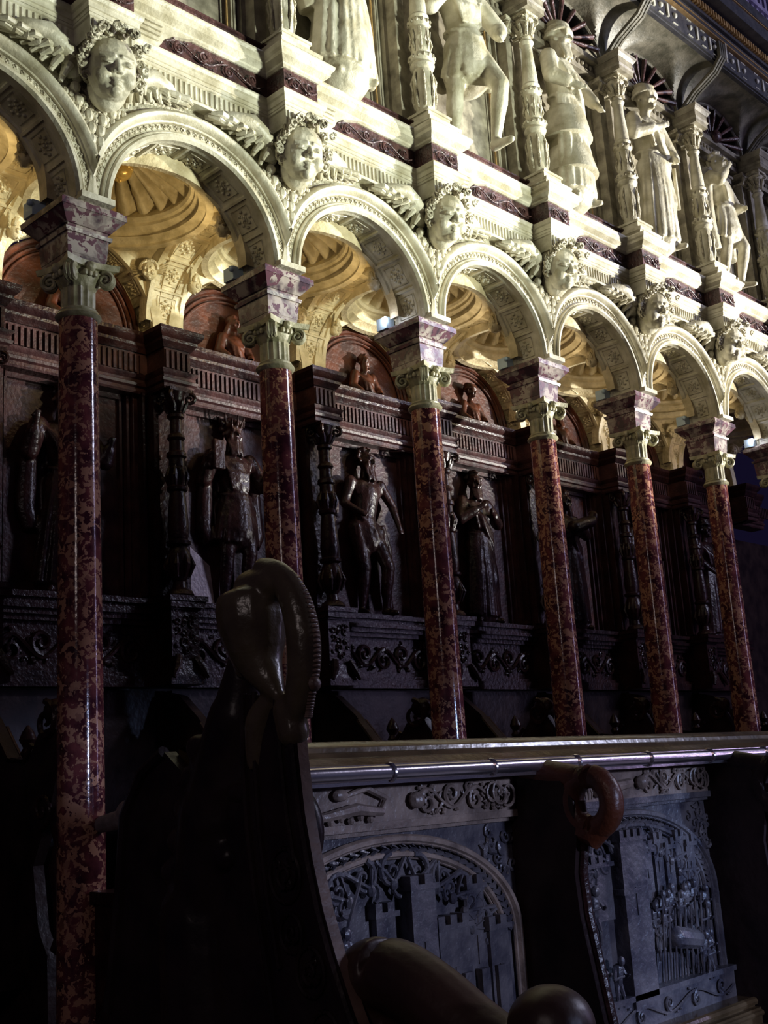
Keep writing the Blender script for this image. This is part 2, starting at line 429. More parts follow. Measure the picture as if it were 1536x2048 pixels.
def small_head(mb, c, s, fx=0, fy=-1):
    c = Vector(c); f = Vector((fx, fy, -.25)).normalized(); sd = f.cross(Vector((0, 0, 1))).normalized(); up = sd.cross(f)
    P_ = lambda a, b, d: tuple(c+sd*a*s+up*b*s+f*d*s)
    mb.ell(c, (s*.8, s*.8, s), 12, 9); mb.ell(P_(0, -.15, .78), (s*.13, s*.16, s*.22), 6, 5)
    for q in (-1, 1): mb.ell(P_(q*.3, .12, .68), (s*.16,)*3, 6, 5); mb.ell(P_(q*.38, -.3, .5), (s*.3,)*3, 8, 6)
    mb.ell(P_(0, -.5, .62), (s*.2, s*.15, s*.09), 6, 4); mb.ell(P_(0, -.75, .45), (s*.2,)*3, 6, 4)
    for q in range(18):
        t = q/17*pi; mb.ell(P_(cos(t)*.82, .15+sin(t)*.78, .25), (s*.24,)*3, 6, 4); mb.ell(P_(cos(t)*.7, .2+sin(t)*.85, -.15), (s*.26,)*3, 6, 4)
    for q in (-1, 1):
        for w_ in range(5): mb.cap(P_(q*.8, -.2+.1*w_, -.2), P_(q*(1.5+.15*w_), -.5+.33*w_, .0), s*.16, s*.06, 6)
for sx, sy in ((-1, 1), (1, 1), (1, -1), (-1, -1)):
    hd = MB(); small_head(hd, (.5+sx*.365, .57+sy*.30, .27), .050, -sx, -sy); build('cherub_head', hd, ALV, va)
mb = MB(); F = lambda a, b, d: (.5+a, 1.07-d, b); rng = random.Random(3)
mb.box(.0, 1, .95, 1.12, .405, .5); mb.box(0, 1, .2, .96, .69, .71); build('vault_crown', mb, ALV, va)
for k in NS:
    lab = 'fluted shell dome with gilded boss, '+between(k)
    if k == 0: va['label'] = lab
    else: dup(va, k, lab)

# little gallery lamps standing on the back corner of the imposts
def glamp(n, bulb, pw, colr, lab):
    t = thing('gallery_lamp', lab, 'lamp', (n-.11, .24, -.014), 'small lamps on the imposts')
    mb = MB(); mb.box(n-.145, n-.085, .20, .27, -.014, .05); ho = build('housing', mb, WHT, t)
    mb = MB(); mb.ell((n-.155, .20, .03), (.014,)*3, 10, 7); build('bulb', mb, bulb, ho)
    l = lamp('gallery_light', 'SPOT', (n-.19, .32, .05), (n-.50, .80, .36), pw*1.5, colr, shadow_soft_size=.03, spot_size=radians(150), spot_blend=.35)
    return t
for n in range(-1, 7):
    vis = n in (2, 6)
    nm = ORD[n] if 0 <= n <= 5 else None
    glamp(n, BULB if vis else WHT, (3.4, 3.4, 3.6, 3.2, 3.4, 3.2, 3.2, 3)[n+1] if n >= 0 else 3.2, (1, .74, .36) if n < 3 else (1, .80, .52),
          'small %s lamp box behind the capital of the %s' % ('bright glowing' if vis else 'pale blue', ('%s marble column from the left' % nm) if nm else ('column past the right edge' if n > 0 else 'column past the left edge')))

# winged cherub heads in the spandrels
ch = thing('cherub_relief', '', 'cherub', (0, -.02, .4), 'winged cherub heads between the arches')
mb = MB(); C0 = Vector((.012, -.125, .505)); K = 1.18
TL = Euler((radians(12), 0, radians(-14)))
def p(x, y, z): v = Vector((x*K*1.06, y*K, z*K)); v.rotate(TL); return (C0.x+v.x, C0.y+v.y, C0.z+v.z)
def pe(x, y, z, r, seg=12, rg=9): mb.ell(p(x, y, z), tuple(q*K for q in r), seg, rg, TL)
pe(0, 0, .01, (.086, .075, .094), 20, 16); pe(0, -.012, -.045, (.066, .06, .052)); pe(0, .01, .045, (.088, .08, .075), 16, 12)
for q in (-1, 1):
    pe(q*.038, -.046, -.032, (.034, .028, .030)); pe(q*.033, -.066, .014, (.017, .010, .010)); pe(q*.033, -.071, .014, (.009, .007, .007), 8, 6)
    mb.cap(p(q*.013, -.072, .034), p(q*.054, -.056, .036), .0105, .007, 8); pe(q*.084, .0, .0, (.012, .02, .022)); pe(q*.0115, -.078, -.018, (.010, .010, .008))
    mb.tube([p(q*.016, -.074, .010), p(q*.033, -.080, .004), p(q*.050, -.068, .010)], .0035, 6)
mb.cap(p(0, -.068, .024), p(0, -.086, -.012), .009, .0145, 8)
pe(0, -.070, -.043, (.023, .012, .006)); pe(0, -.067, -.057, (.018, .012, .007)); pe(0, -.054, -.080, (.024, .022, .018)); pe(0, .03, -.04, (.07, .06, .08))
mb.shift((0, -.02, .4)); me = remesh(mb, .0042, 1); fo = mesh_obj('face', me, ALA, ch)
mb = MB(); rng = random.Random(5)
for i in range(150):
    a = rng.uniform(-.45, pi+.45); ph = rng.uniform(-.25, 1.2)
    if ph < .30 and sin(a) < .40: ph += .45
    x = cos(a)*cos(ph*.85)*.100; z = .012+sin(a)*cos(ph*.85)*.120; y = -.050+sin(ph*1.2)*.10
    if z < -.02 and y < -.01: continue
    FF = lambda a_, b_, d_, x=x, y=y, z=z: p(x+a_, y-d_-.012, z+b_)
    spiral(mb, FF, 0, 0, .017, 1.0, .0088, rng.uniform(0, 6), rng.choice((-1, 1)), .004, 5, 7)
mb.ell(p(0, .03, .06), (.12, .085, .10), 14, 10)
build('curly_hair', mb, ALC, fo)
for q in (-1, 1):
    mb = MB()
    mb.tube([(q*.09, -.03, .50), (q*.15, -.07, .565), (q*.24, -.085, .60), (q*.33, -.06, .598), (q*.40, -.03, .58)], [.03, .042, .040, .032, .016], 12)
    def zmin(x): return sqrt(max(0, .565**2-(.5-abs(x))**2))
    for row, (zt, ln, r_, yy, c) in enumerate(((.585, .10, .021, -.035, 8), (.565, .062, .019, -.058, 7), (.575, .035, .016, -.078, 6))):
        for i in range(c):
            t = i/(c-1); bx = q*(.11+.25*t); bz = zt-.012*(1-t)
            ex = bx+q*(.04+.05*t); ez = max(bz-ln*(1.35-.75*t), zmin(ex)+.012)
            mb.tube([(bx, yy, bz), ((bx+ex)/2+q*.006, yy-.012, (bz+ez)/2), (ex, yy+.012, ez)], [r_*.8, r_, r_*.45], 8)
    for i in range(6):
        t = i/5; x = q*(.10+.05*t-.02); z = .50-.05*i
        x = q*max(.02, min(abs(x), .5-sqrt(max(0, .575**2-z*z))-.012)) if z < .57 else x
        mb.ell((x, -.03, z), (.022, .022, .026), 8, 6)
    build('wing', mb, ALA, ch)
mb = MB()
for r_ in range(8):                          # breast feathers running down into the V of the arches
    z = .42-.026*r_; hw = max(.006, .17-.165*(r_/7)**.65) ; hw = min(hw, .5-sqrt(max(0, .55**2-z*z)) if z < .55 else hw)
    nn = max(1, int(hw*2/.026)); 
    for i in range(nn):
        x = -hw+2*hw*(i+.5)/nn; mb.ell((x, -.022, z), (.0155, .018, .018), 8, 5)
build('breast_feathers', mb, ALC, ch)
for n in range(-1, 7):
    lab = 'winged cherub head in pale stone above the '+('%s marble column from the left' % ORD[n] if 0 <= n <= 5 else 'column beyond the %s edge' % ('left' if n < 0 else 'right'))
    if n == 0: ch['label'] = lab
    else: dup(ch, n, lab)

# entablature that steps forward over every column
def steps(mb, prof, y0, y1, hw, n0, n1, closed=False):
    rows = []; xs = n0-.5
    rows.append([(xs, y0-d, z) for d, z in prof])
    for n in range(n0, n1+1):
        rows.append([(n-hw-d, y0-d, z) for d, z in prof]); rows.append([(n-hw-d, y1-d, z) for d, z in prof])
        rows.append([(n+hw+d, y1-d, z) for d, z in prof]); rows.append([(n+hw+d, y0-d, z) for d, z in prof])
    rows.append([(n1+.5, y0-d, z) for d, z in prof])
    mb.grid(rows)
EY0, EY1, EHW = -.045, -.165, .105
en = thing('entablature', 'long pale stone entablature with red jasper frieze stepping out over each marble column', 'entablature', (3, 0, .6))
def part(prof, name, m, y0=EY0, y1=EY1, hw=EHW, par=None):
    mb = MB(); steps(mb, prof, y0, y1, hw, -1, 7); return build(name, mb, m, par or en, 20)
fz = part([(-.05, .60), (.004, .60), (.004, .614), (-.003, .616), (-.003, .690), (.004, .694), (.004, .705), (-.05, .705)], 'fluted_frieze', ALA)
part([(-.03, .705), (.006, .706), (.006, .722), (.012, .724), (.012, .748), (.020, .754), (.026, .768), (.026, .776), (-.03, .778)], 'fascia', ALA)
jb = part([(-.004, .776), (-.004, .90)], 'jasper_band', BJA)
part([(-.03, .895), (.004, .897), (.014, .905), (.016, .914), (.034, .926), (.044, .932), (.046, .948), (.056, .958), (.062, .972), (.062, .98), (-.05, .985)], 'cornice', ALA)
part([(-.05, .98), (.0, .984), (.0, 1.07), (.01, 1.075), (.01, 1.085), (-.06, 1.087)], 'dado', BJA, y0=-.02, y1=-.03)
mb = MB()
for n in range(-1, 8):
    for x0, x1, y in ((n-.10, n+.10, EY1), (n+.125, n+.875, EY0)):
        c = int((x1-x0)/.0265)
        for i in range(c):
            x = x0+(x1-x0)*(i+.5)/c; mb.tube([(x, y+.002, .620), (x, y+.002, .686)], .0075, 6)
build('fluting', mb, ALA, fz)
for n in range(-1, 7):
    mb = MB()                                # white cartouche at the near end, carved jasper cresting beyond it
    pts = [(n+.14, .778), (n+.27, .778), (n+.30, .80), (n+.315, .83), (n+.36, .865), (n+.42, .88), (n+.47, .896), (n+.14, .896)]
    mb.prism(pts, lambda q: (q[0], EY0-.02, q[1]), lambda q: (q[0], EY0+.01, q[1]))
    for z in (.80, .825, .85, .875): mb.box(n+.14, n+.28+.3*(z-.80), EY0-.032, EY0-.01, z, z+.013)
    build('cartouche', mb, ALA, en)
    mb = MB(); rng = random.Random(n+20); F = lambda a, b, d: (a, EY0-.004-d, b)
    rinceau(mb, F, n+.33, n+.87, .835, .085, 4, rng, .006)
    F = lambda a, b, d: (a, EY1-.003-d, b); rinceau(mb, F, n-.09, n+.09, .837, .08, 2, rng, .004)
    build('jasper_carving', mb, BJA, jb)
# pedestal caps under the balusters
for n in range(-1, 8):
    mb = MB(); x0, x1, y0, y1 = n-.105, n+.105, -.165, .06
    for e, z0, z1, tp in ((-.005, .984, 1.004, 0), (.016, 1.004, 1.022, .018), (.024, 1.022, 1.04, .004), (.0, 1.04, 1.055, 0), (-.02, 1.055, 1.10, 0), (-.012, 1.10, 1.115, 0)):
        mb.box(x0-e, x1+e, y0-e, y1+e, z0, z1, tp, tp)
    build('pedestal_cap', mb, ALA, en)

# ================================================================ FIGURES
def rot2(v, a): return (v[0]*cos(a)-v[1]*sin(a), v[0]*sin(a)+v[1]*cos(a), v[2])
def figure(H=1.0, robe='long', la=((-.17, -.02, .66), (-.10, -.13, .56)), ra=((.17, -.02, .66), (.10, -.13, .60)), head='hair', beard=False, turn=0., lean=0., sway=.02, seed=1, legsep=.06, step=.04, cape=False, width=1.0):
    """one continuous standing body facing -Y; la / ra give elbow and hand of each arm"""
    rng = random.Random(seed); m = MB()
    # legs
    for q in (-1, 1):
        hip = (q*.055+sway, 0, .52); kn = (q*legsep*1.1, -.03 if q < 0 else -step-.02, .285); an = (q*legsep*1.15, .015 if q < 0 else -step*.6, .055)
        m.cap(hip, kn, .062, .042, 12); m.cap(kn, (kn[0]*.97, kn[1]+.02, .20), .040, .041, 10); m.cap((kn[0]*.97, kn[1]+.02, .20), an, .040, .023, 10)
        m.cap((an[0], an[1]+.01, .028), (an[0]+q*.018, an[1]-.085, .016), .026, .017, 8)
    # torso
    m.ell((sway, 0, .54), (.095, .070, .075), 14, 10); m.cap((sway, 0, .58), (0, 0, .74), .072, .085, 14)
    m.ell((0, 0, .755), (.112, .072, .085), 14, 10); m.cap((0, 0, .82), (lean*.5, -.01, .88), .036, .032, 10)
    for q, (el, hd) in ((-1, la), (1, ra)):
        sh = (q*.115, 0, .80)
        m.ell(sh, (.042, .04, .04), 10, 8); m.cap(sh, el, .036, .029, 10); m.cap(el, hd, .029, .018, 10)
        h = Vector(hd); d = (h-Vector(el)).normalized(); m.ell(h+d*.014, (.019, .019, .022), 8, 6)
        s_ = d.cross(Vector((0, 1, 0))); s_ = s_.normalized() if s_.length > .1 else Vector((1, 0, 0))
        for f in range(4): m.cap(h+d*.02+s_*(f-1.5)*.009, h+d*(.042-.003*abs(f-1.3))+s_*(f-1.5)*.010+Vector((0, -.010, 0)), .0058, .0048, 6)
        m.cap(h+s_*.012, h+s_*.028+d*.014, .006, .005, 6)
    # head with face
    hc = Vector((lean, -.018, .935)); R = lambda a, b, c: tuple(hc+Vector(rot2((a*1.22, b*1.22, c*1.22), turn)))
    m.ell(R(0, 0, .005), (.046, .052, .060), 16, 12); m.ell(R(0, -.012, -.032), (.033, .036, .03), 12, 9)
    m.cap(R(0, -.050, .012), R(0, -.060, -.012), .006, .0095, 8); m.cap(R(-.022, -.045, .019), R(.022, -.045, .019), .007, .007, 8)
    for q in (-1, 1): m.ell(R(q*.018, -.045, .006), (.008, .006, .006), 8, 6); m.ell(R(q*.046, .0, -.004), (.008, .012, .015), 8, 6); m.ell(R(q*.024, -.036, -.016), (.014, .012, .015), 8, 6)
    m.ell(R(0, -.047, -.030), (.014, .008, .006), 8, 6); m.ell(R(0, -.042, -.048), (.013, .011, .010), 8, 6)
    if beard:
        for i in range(16): a = rng.uniform(-1, 1); m.cap(R(a*.034, -.040+.02*abs(a), -.030), R(a*.030, -.052+.012*abs(a), -.085-.02*rng.random()), .011, .007, 7)
    for i in range(34):
        a = rng.uniform(0, 2*pi); b = rng.uniform(.1, 1.3)
        if sin(a) < -.2 and b < .75: continue
        m.ell(R(cos(a)*cos(b)*.050, sin(a)*cos(b)*.052+.008, .012+sin(b)*.058), (.014,)*3, 7, 5)
    if head == 'crown':
        for i in range(12):
            a = 2*pi*i/12; m.cap(R(.050*cos(a), .052*sin(a), .036), R(.056*cos(a), .058*sin(a), .080 if i % 2 else .064), .009, .007, 6)
    if head == 'turban':
        m.ell(R(0, .005, .05), (.062, .064, .036), 14, 10)
        for i in range(3): m.tube([R((.058-.006*i)*cos(t), .003+(.060-.006*i)*sin(t), .028+.022*i+.008*sin(t*2+i)) for t in [2*pi*k/16 for k in range(16)]], .011, 6, closed=True)
    if head == 'veil':
        m.ell(R(0, .012, .012), (.062, .060, .066), 12, 10); m.cap(R(-.045, .01, -.02), (-.09, .01, .80), .024, .03, 8); m.cap(R(.045, .01, -.02), (.09, .01, .80), .024, .03, 8)
    # drapery with folds
    def folds(z0, z1, w0, w1, n, amp, th=.014):
        for i in range(n):
            a = pi*(1.04+.92*i/(n-1)) if n > 1 else 1.5*pi; j = rng.uniform(-.12, .12)
            top = (w0*cos(a)+sway, w0*.72*sin(a), z0+rng.uniform(-.03, .02)); bot = (w1*cos(a+j), w1*.72*sin(a+j), z1+rng.uniform(-.006, .012))
            mid = ((top[0]+bot[0])/2+rng.uniform(-.01, .01), (top[1]+bot[1])/2-.008, (z0+z1)/2)
            m.tube([top, mid, bot], [th*.6, th*amp, th*1.15], 7)
    if robe == 'long':
        m.cap((sway, .0, .54), (0, .0, .11), .088, .115*width, 18); m.cap((0, .01, .13), (0, .01, .065), .125*width, .118*width, 18)
        folds(.60, .045, .094, .142*width, 13, 1.0, .016)
        for i in range(5): t = i/4; m.tube([(-.11+.02*t, -.03, .80-.05*t), (-.02+.02*t, -.092, .70-.07*t), (.08, -.075, .60-.09*t), (.115, -.02, .50-.10*t)], [.010, .014, .014, .009], 6)
    if robe == 'tunic':
        m.cap((sway, 0, .56), (sway*.5, -.005, .40), .090, .112, 16); folds(.60, .335, .088, .128, 14, 1.05, .013)
    if robe == 'loin':
        m.cap((sway, 0, .55), (-.01, -.005, .44), .082, .088, 14)
        for i in range(9): t = i/8; m.tube([(-.10+.03*t, -.05, .60-.03*t), (0, -.085, .50-.035*t), (.09-.01*t, -.06, .34-.03*t)], .012, 6)
        m.tube([(.08, -.04, .55), (.13, -.02, .40), (.11, .0, .15), (.13, 0, .05)], [.02, .03, .035, .03], 8); m.tube([(.06, -.05, .52), (.07, -.05, .35), (.09, -.03, .2)], [.02, .028, .02], 8)
    if robe != 'loin':
        m.tube([(.092*cos(t)+sway*.6, .073*sin(t), .60+.012*sin(t)) for t in [2*pi*k/20 for k in range(20)]], .010, 6, closed=True)
        for i in range(7): a = (i-3)/3; m.tube([(a*.09, -.045, .80-.02*abs(a)), (a*.06, -.083+.01*abs(a), .71), (a*.05+sway*.5, -.074, .62)], [.008, .011, .007], 6)
        for q, (el, hd) in ((-1, la), (1, ra)): m.cap((q*.115, 0, .80), el, .046, .044, 10); m.cap(el, Vector(el).lerp(Vector(hd), .6), .042, .034, 10)
    if cape:
        for q in (-1, 1): m.tube([(q*.10, .03, .82), (q*.15, .04, .62), (q*.16, .04, .40), (q*.13, .03, cape)], [.035, .045, .05, .045], 9)
        m.box(-.14, .14, .04, .07, cape, .80)
    m.v = [(x*H, y*H, z*H) for x, y, z in m.v]
    return m
def place(m, x, y, z, rz=0): m.v = [(x+a*cos(rz)-b*sin(rz), y+a*sin(rz)+b*cos(rz), z+c) for a, b, c in m.v]; return m
def statue(name, label, x, y, z, H, mt, rz=0, vox=None, grp=None, base=None, extra=None, **kw):
    th = thing(name, label, 'statue', (x, y, z), grp)
    m = figure(H, **kw); m.v = [(a*cos(rz)-b*sin(rz), a*sin(rz)+b*cos(rz), c) for a, b, c in m.v]
    mesh_obj('body', remesh(m, vox or .0075*H, 1), mt, th)
    for nm, mm, lb in (extra or []): 
        mm.v = [(a*H*cos(rz)-b*H*sin(rz), a*H*sin(rz)+b*H*cos(rz), c*H) for a, b, c in mm.v]; o = build(nm, mm, mt, th, local=True)
    return th

# ================================================================ UPPER TIER
for n in range(1, 8):
    nm = ORD[n] if n < 6 else None
    where = ('above the %s marble column from the left' % nm) if nm else ('beyond the sixth marble column, at the photo\'s right edge' if n == 6 else 'past the photo\'s right edge')
    if n == 1:
        b0 = b = thing('baluster_column', 'carved candelabrum column of pale stone '+where, 'column', (1, -.055, 1.115), 'candelabrum columns of the upper tier')
        cx, cy = 1, -.055
        mb = MB(); mb.lathe(cx, cy, [(.05, 1.115), (.062, 1.12), (.062, 1.135), (.045, 1.145), (.05, 1.16), (.056, 1.22), (.06, 1.30), (.058, 1.36), (.05, 1.40), (.062, 1.41), (.068, 1.425), (.062, 1.44), (.052, 1.445), (.064, 1.455), (.072, 1.47), (.066, 1.487), (.046, 1.50), (.050, 1.53), (.05, 1.56), (.040, 1.58), (.044, 1.60), (.052, 1.645), (.046, 1.66), (.055, 1.672), (.061, 1.687), (.054, 1.702), (.04, 1.705), (.05, 1.712), (.056, 1.725), (.046, 1.74), (.047, 1.76), (.045, 1.80), (.034, 1.93), (.032, 2.0), (.04, 2.008), (.046, 2.02), (.04, 2.032), (.03, 2.04), (.034, 2.06)], 24, rad=lambda a, z: 1+(.07*sin(a*6+z*40) if 1.17 < z < 1.38 or 1.5 < z < 1.63 else .0))
        build('shaft', mb, ALA, b)
        mb = MB()
        for z, R_, k_ in ((1.47, .069, 14), (1.425, .066, 0), (1.687, .06, 12)):
            for i in range(k_): mb.ell((cx+R_*cos(2*pi*i/k_), cy+R_*sin(2*pi*i/k_), z), (.009, .009, .012), 6, 5)
        for i in range(8):
            a = 2*pi*i/8; mb.tube([(cx+r*cos(a), cy+r*sin(a), z) for r, z in ((.052, 1.17), (.062, 1.23), (.060, 1.28), (.066, 1.33), (.055, 1.38))], [.005, .009, .006, .008, .003], 6)
            mb.tube([(cx+r*cos(a), cy+r*sin(a), z) for r, z in ((.046, 1.51), (.06, 1.55), (.05, 1.60), (.058, 1.64))], [.004, .007, .006, .003], 6)
        build('leaf_carving', mb, ALC, b)
        mb = MB(); mb.lathe(cx, cy, [(.034, 2.05), (.036, 2.10), (.05, 2.15), (.058, 2.17)], 16)
        for i in range(8):
            a = 2*pi*i/8; mb.tube([(cx+r*cos(a), cy+r*sin(a), z) for r, z in ((.036, 2.06), (.044, 2.10), (.062, 2.135), (.058, 2.12))], [.012, .013, .010, .006], 6)
        for sx in (-1, 1):
            for sy in (-1, 1): F = lambda a_, b_, d, sx=sx, sy=sy: (cx+sx*(.046+a_)*.75-sy*d, cy+sy*(.046+a_)*.75+sx*d, b_); spiral(mb, F, .014, 2.165, .022, 1.3, .008, pi/2, -1, 0, 6)
        mb.box(cx-.062, cx+.062, cy-.062, cy+.062, 2.186, 2.205)
        build('capital', mb, ALC, b)
        mb = MB()
        for e, z0, z1, tp in ((.0, 2.205, 2.235, 0), (.008, 2.235, 2.25, .006), (.0, 2.25, 2.30, 0), (.02, 2.30, 2.325, .016), (.026, 2.325, 2.34, .004)):
            mb.box(cx-.085-e, cx+.085+e, -.15-e, .13, z0, z1, tp, tp if tp else 0)
        build('impost_block', mb, GREY, b)
    else: dup(b0, n-1, 'carved candelabrum column of pale stone '+where)
# framed niche backs, cove and lunettes
for k in range(0, 8):
    lab = 'moulded upper niche behind a statue, '+(between(k) if k < 7 else 'far past the photo\'s right edge')
    nz = thing('niche', lab, 'niche', (k+.5, .12, 1.087), 'framed niches of the upper tier')
    mb = MB()
    for sx in (-1, 1):
        for d, w_, h in ((.385, .030, .035), (.34, .012, .022), (.315, .010, .03)):
            x = k+.5+sx*d; mb.box(x-w_/2, x+w_/2, .12-h, .13, 1.087, 2.14)
        x = k+.5+sx*.43; mb.box(x-.035, x+.035, .02, .13, 1.087, 2.10)
    mb.box(k+.19, k+.81, .06, .13, 2.10, 2.14); mb.box(k+.17, k+.83, .05, .13, 2.14, 2.16)
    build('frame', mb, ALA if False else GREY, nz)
    mb = MB(); mb.box(k+.205, k+.212, .095, .103, 1.09, 2.10); mb.box(k+.788, k+.795, .095, .103, 1.09, 2.10); build('gold_fillet', mb, GOLD, nz)
    mb = MB()
    for sx in (-1, 1):
        x = k+.5+sx*.43; mb.box(x-.045, x+.045, -.0, .13, 2.10, 2.12); mb.box(x-.05, x+.05, -.01, .13, 2.17, 2.20)
        for q in (-1, 0, 1): mb.tube([(x+q*.026, .015, 2.12), (x+q*.034, -.01, 2.155), (x+q*.036, .0, 2.165)], [.010, .014, .008], 6)
    build('pilaster_capitals', mb, ALC, nz)
    mb = MB(); mb.box(k+.10, k+.90, .03, .13, 2.205, 2.24); mb.box(k+.10, k+.90, .04, .13, 2.24, 2.30); mb.box(k+.10, k+.90, .0, .13, 2.30, 2.34)
    for i in range(16): x = k+.12+.76*(i+.5)/16; mb.ell((x, .035, 2.27), (.014, .012, .02), 7, 5)
    build('entablature', mb, GREY, nz)
    # groined cove over the bay
    cv = thing('shell_hood', lab.replace('moulded upper niche behind a statue', 'curved stone hood over a niche'), 'hood', (k+.5, 0, 2.34), 'curved hoods under the painted cornice')
    mb = MB(); P = []
    Z0, Z1, YD = 2.335, 2.62, -.30
    def cove(y): t = (-(y))/(-YD); t = max(0, min(1, t)); return Z0+(Z1-Z0)*sqrt(max(0, 1-(1-t)**2))
    def lun(x): u = abs(x-k-.5)/.41; return Z0+.275*sqrt(1-u*u) if u < 1 else 0
    for i in range(57):
        x = k+i/56; P.append([(x, yy, max(cove(yy), lun(x))) for yy in [.0+YD*(j/18)**1.6 for j in range(19)]])
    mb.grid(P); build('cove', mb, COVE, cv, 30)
    mb = MB()
    for i in range(9):                        # ribs fanning over the lunette
        a = pi*(i+.5)/9; mb.tube([(k+.5+r*cos(a)*.40, .02-.06*(r-.2), Z0+.01+r*.25*sin(a)) for r in (.25, .5, .75, .95)], [.008, .012, .016, .018], 8)
    mb.ell((k+.5, -.01, Z0+.03), (.06, .04, .05), 10, 7)
    build('lunette_ribs', mb, BJA, cv)
    mb = MB()
    mb.tube([(k+.5+.405*cos(pi*i/24), -.012, Z0+.268*sin(pi*i/24)) for i in range(25)], .012, 6)
    for j in range(10):
        y = YD*j/10; 
    build('hood_rib', mb, COVE, cv)
# statues
ST = 'stone figures of the upper tier'
def staff(x, y, z0, z1, r=.008, knob=True):
    m = MB(); m.tube([(x, y, z0), (x, y, z1)], r, 7)
    if knob: m.ell((x, y, z1), (.02, .02, .022), 8, 6); m.ell((x, y, z1-.04), (.014, .014, .008), 8, 5)
    return m
statue('statue', 'stone figure in a long pleated robe, only its skirts in frame at the top', 1.42, -.005, 1.087, 1.24, ALA, rz=.1, robe='long', seed=3, width=1.15, cape=.30, grp=ST)
statue('statue', 'stone figure with bare legs and a short tunic, one foot stepping forward onto the ledge', 2.42, -.01, 1.087, 1.24, ALA, rz=-.25, robe='tunic', seed=4, step=.13, legsep=.075, beard=True, la=((-.19, -.04, .68), (-.13, -.12, .74)), ra=((.20, -.03, .67), (.13, -.12, .56)), grp=ST)
m = MB()
for q, z0, z1, r in ((0, .52, .36, .13), (1, .30, .16, .14)): m.lathe(0, 0, [(r*.8, z0), (r, z1+.02), (r*1.04, z1), (r*.9, z1-.005)], 26, rad=lambda a, z: 1+.05*sin(a*13))
statue('statue', 'stone priest in a tiered vestment with wide round sleeve, above the fourth arch', 3.40, -.01, 1.087, 1.22, ALA, rz=.15, robe='long', seed=6, beard=True, head='turban', ra=((.19, -.05, .70), (.16, -.13, .58)), la=((-.17, -.03, .66), (-.08, -.13, .60)), grp=ST, extra=[('tiered_vestment', m, None)])
statue('statue', 'tall stone figure in a turban and straight long robe, one forearm across the hip', 4.42, -.01, 1.087, 1.20, ALA, rz=-.1, robe='long', seed=8, head='turban', ra=((.19, -.02, .64), (.10, -.11, .55)), la=((-.17, -.04, .68), (-.03, -.13, .72)), grp=ST, width=.9, extra=[('sword', staff(.19, -.03, .30, .56, .012, False), None)])
statue('statue', 'stone figure in a short cloaked tunic, one hand raised, second from the right edge', 5.42, -.01, 1.087, 1.08, ALA, rz=.1, robe='tunic', seed=9, step=.08, la=((-.18, -.08, .72), (-.09, -.12, .84)), ra=((.18, -.04, .64), (.08, -.13, .58)), grp=ST, cape=.25)
statue('statue', 'last stone figure of the upper tier, cut by the photo\'s right edge', 6.42, -.01, 1.087, 1.1, ALA, robe='long', seed=11, head='veil', grp=ST)

# painted cornice above
co = thing('painted_cornice', 'dark painted cornice with cream dashes, gold lines and dentils at the photo\'s top right', 'cornice', (5, -.3, 2.6))
def run(y0, y1, z0, z1, name, m, par=co):
    mb = MB(); mb.box(2.2, 9.2, y0, y1, z0, z1); return build(name, mb, m, par)
run(-.33, .2, 2.62, 2.66, 'soffit', CORN); run(-.345, -.32, 2.63, 2.80, 'fascia', CORN)
run(-.375, -.34, 2.79, 2.803, 'gold_line', GOLD); run(-.38, -.345, 2.825, 2.836, 'gold_line', GOLD)
run(-.375, -.34, 2.80, 2.86, 'dark_band', CORN); run(-.40, -.34, 2.86, 2.955, 'bed_moulding', CORN); run(-.50, -.34, 2.955, 3.06, 'corona', CORN)
run(-.51, -.49, 3.055, 3.064, 'gold_line', GOLD); run(-.515, -.40, 3.064, 3.15, 'cymatium', CORN)
mb = MB(); 
for i in range(170): x = 2.6+i*.038; mb.box(x, x+.020, -.425, -.40, 2.885, 2.935)
build('dentils', mb, GOLD, co)
mb = MB()
for k in range(2, 9):                          # cream bars and bosses set along the fascia
    for a in (.12, .30, .70, .88): x = k+a; mb.box(x-.010, x+.010, -.357, -.345, 2.665, 2.765)
    for a in (.05, .21, .395, .60, .79, .95):
        x = k+a; mb.ell((x, -.352, 2.715), (.020, .015, .020), 10, 7)
        mb.box(x-.03, x+.03, -.352, -.345, 2.772, 2.779); mb.box(x-.03, x+.03, -.352, -.345, 2.650, 2.656)
build('cream_bosses', mb, CREAM, co)
for k in range(2, 9):
    mb = MB(); x = k+.0
    for q in (-1, 0, 1): mb.tube([(x+q*.03, .0, 2.36), (x+q*.03, -.13, 2.47), (x+q*.03, -.30, 2.56), (x+q*.03, -.37, 2.64), (x+q*.03, -.37, 2.76)], .016, 7)
    build('console', mb, COVE, co)
    mb = MB(); mb.tube([(x+.055, -.375, 2.655), (x+.055, -.38, 2.775)], .012, 7); build('cream_edge', mb, CREAM, co)
gr = thing('organ_grille', 'dark railing of upright bars above the painted cornice, in the photo\'s top right corner', 'grille', (6, -.3, 3.15))
for i in range(40):
    x = 4.6+i*.085; mb = MB(); mb.box(x, x+.04, -.32, -.28, 3.15, 4.2); build('bar', mb, IRON, gr)
mb = MB(); mb.box(4.5, 8.1, -.34, -.27, 3.50, 3.54); build('rail', mb, IRON, gr)
mb = MB(); mb.box(2.2, 9.2, -.1, -.05, 3.1, 4.6); struct('wall_organ', mb, FLOORM)

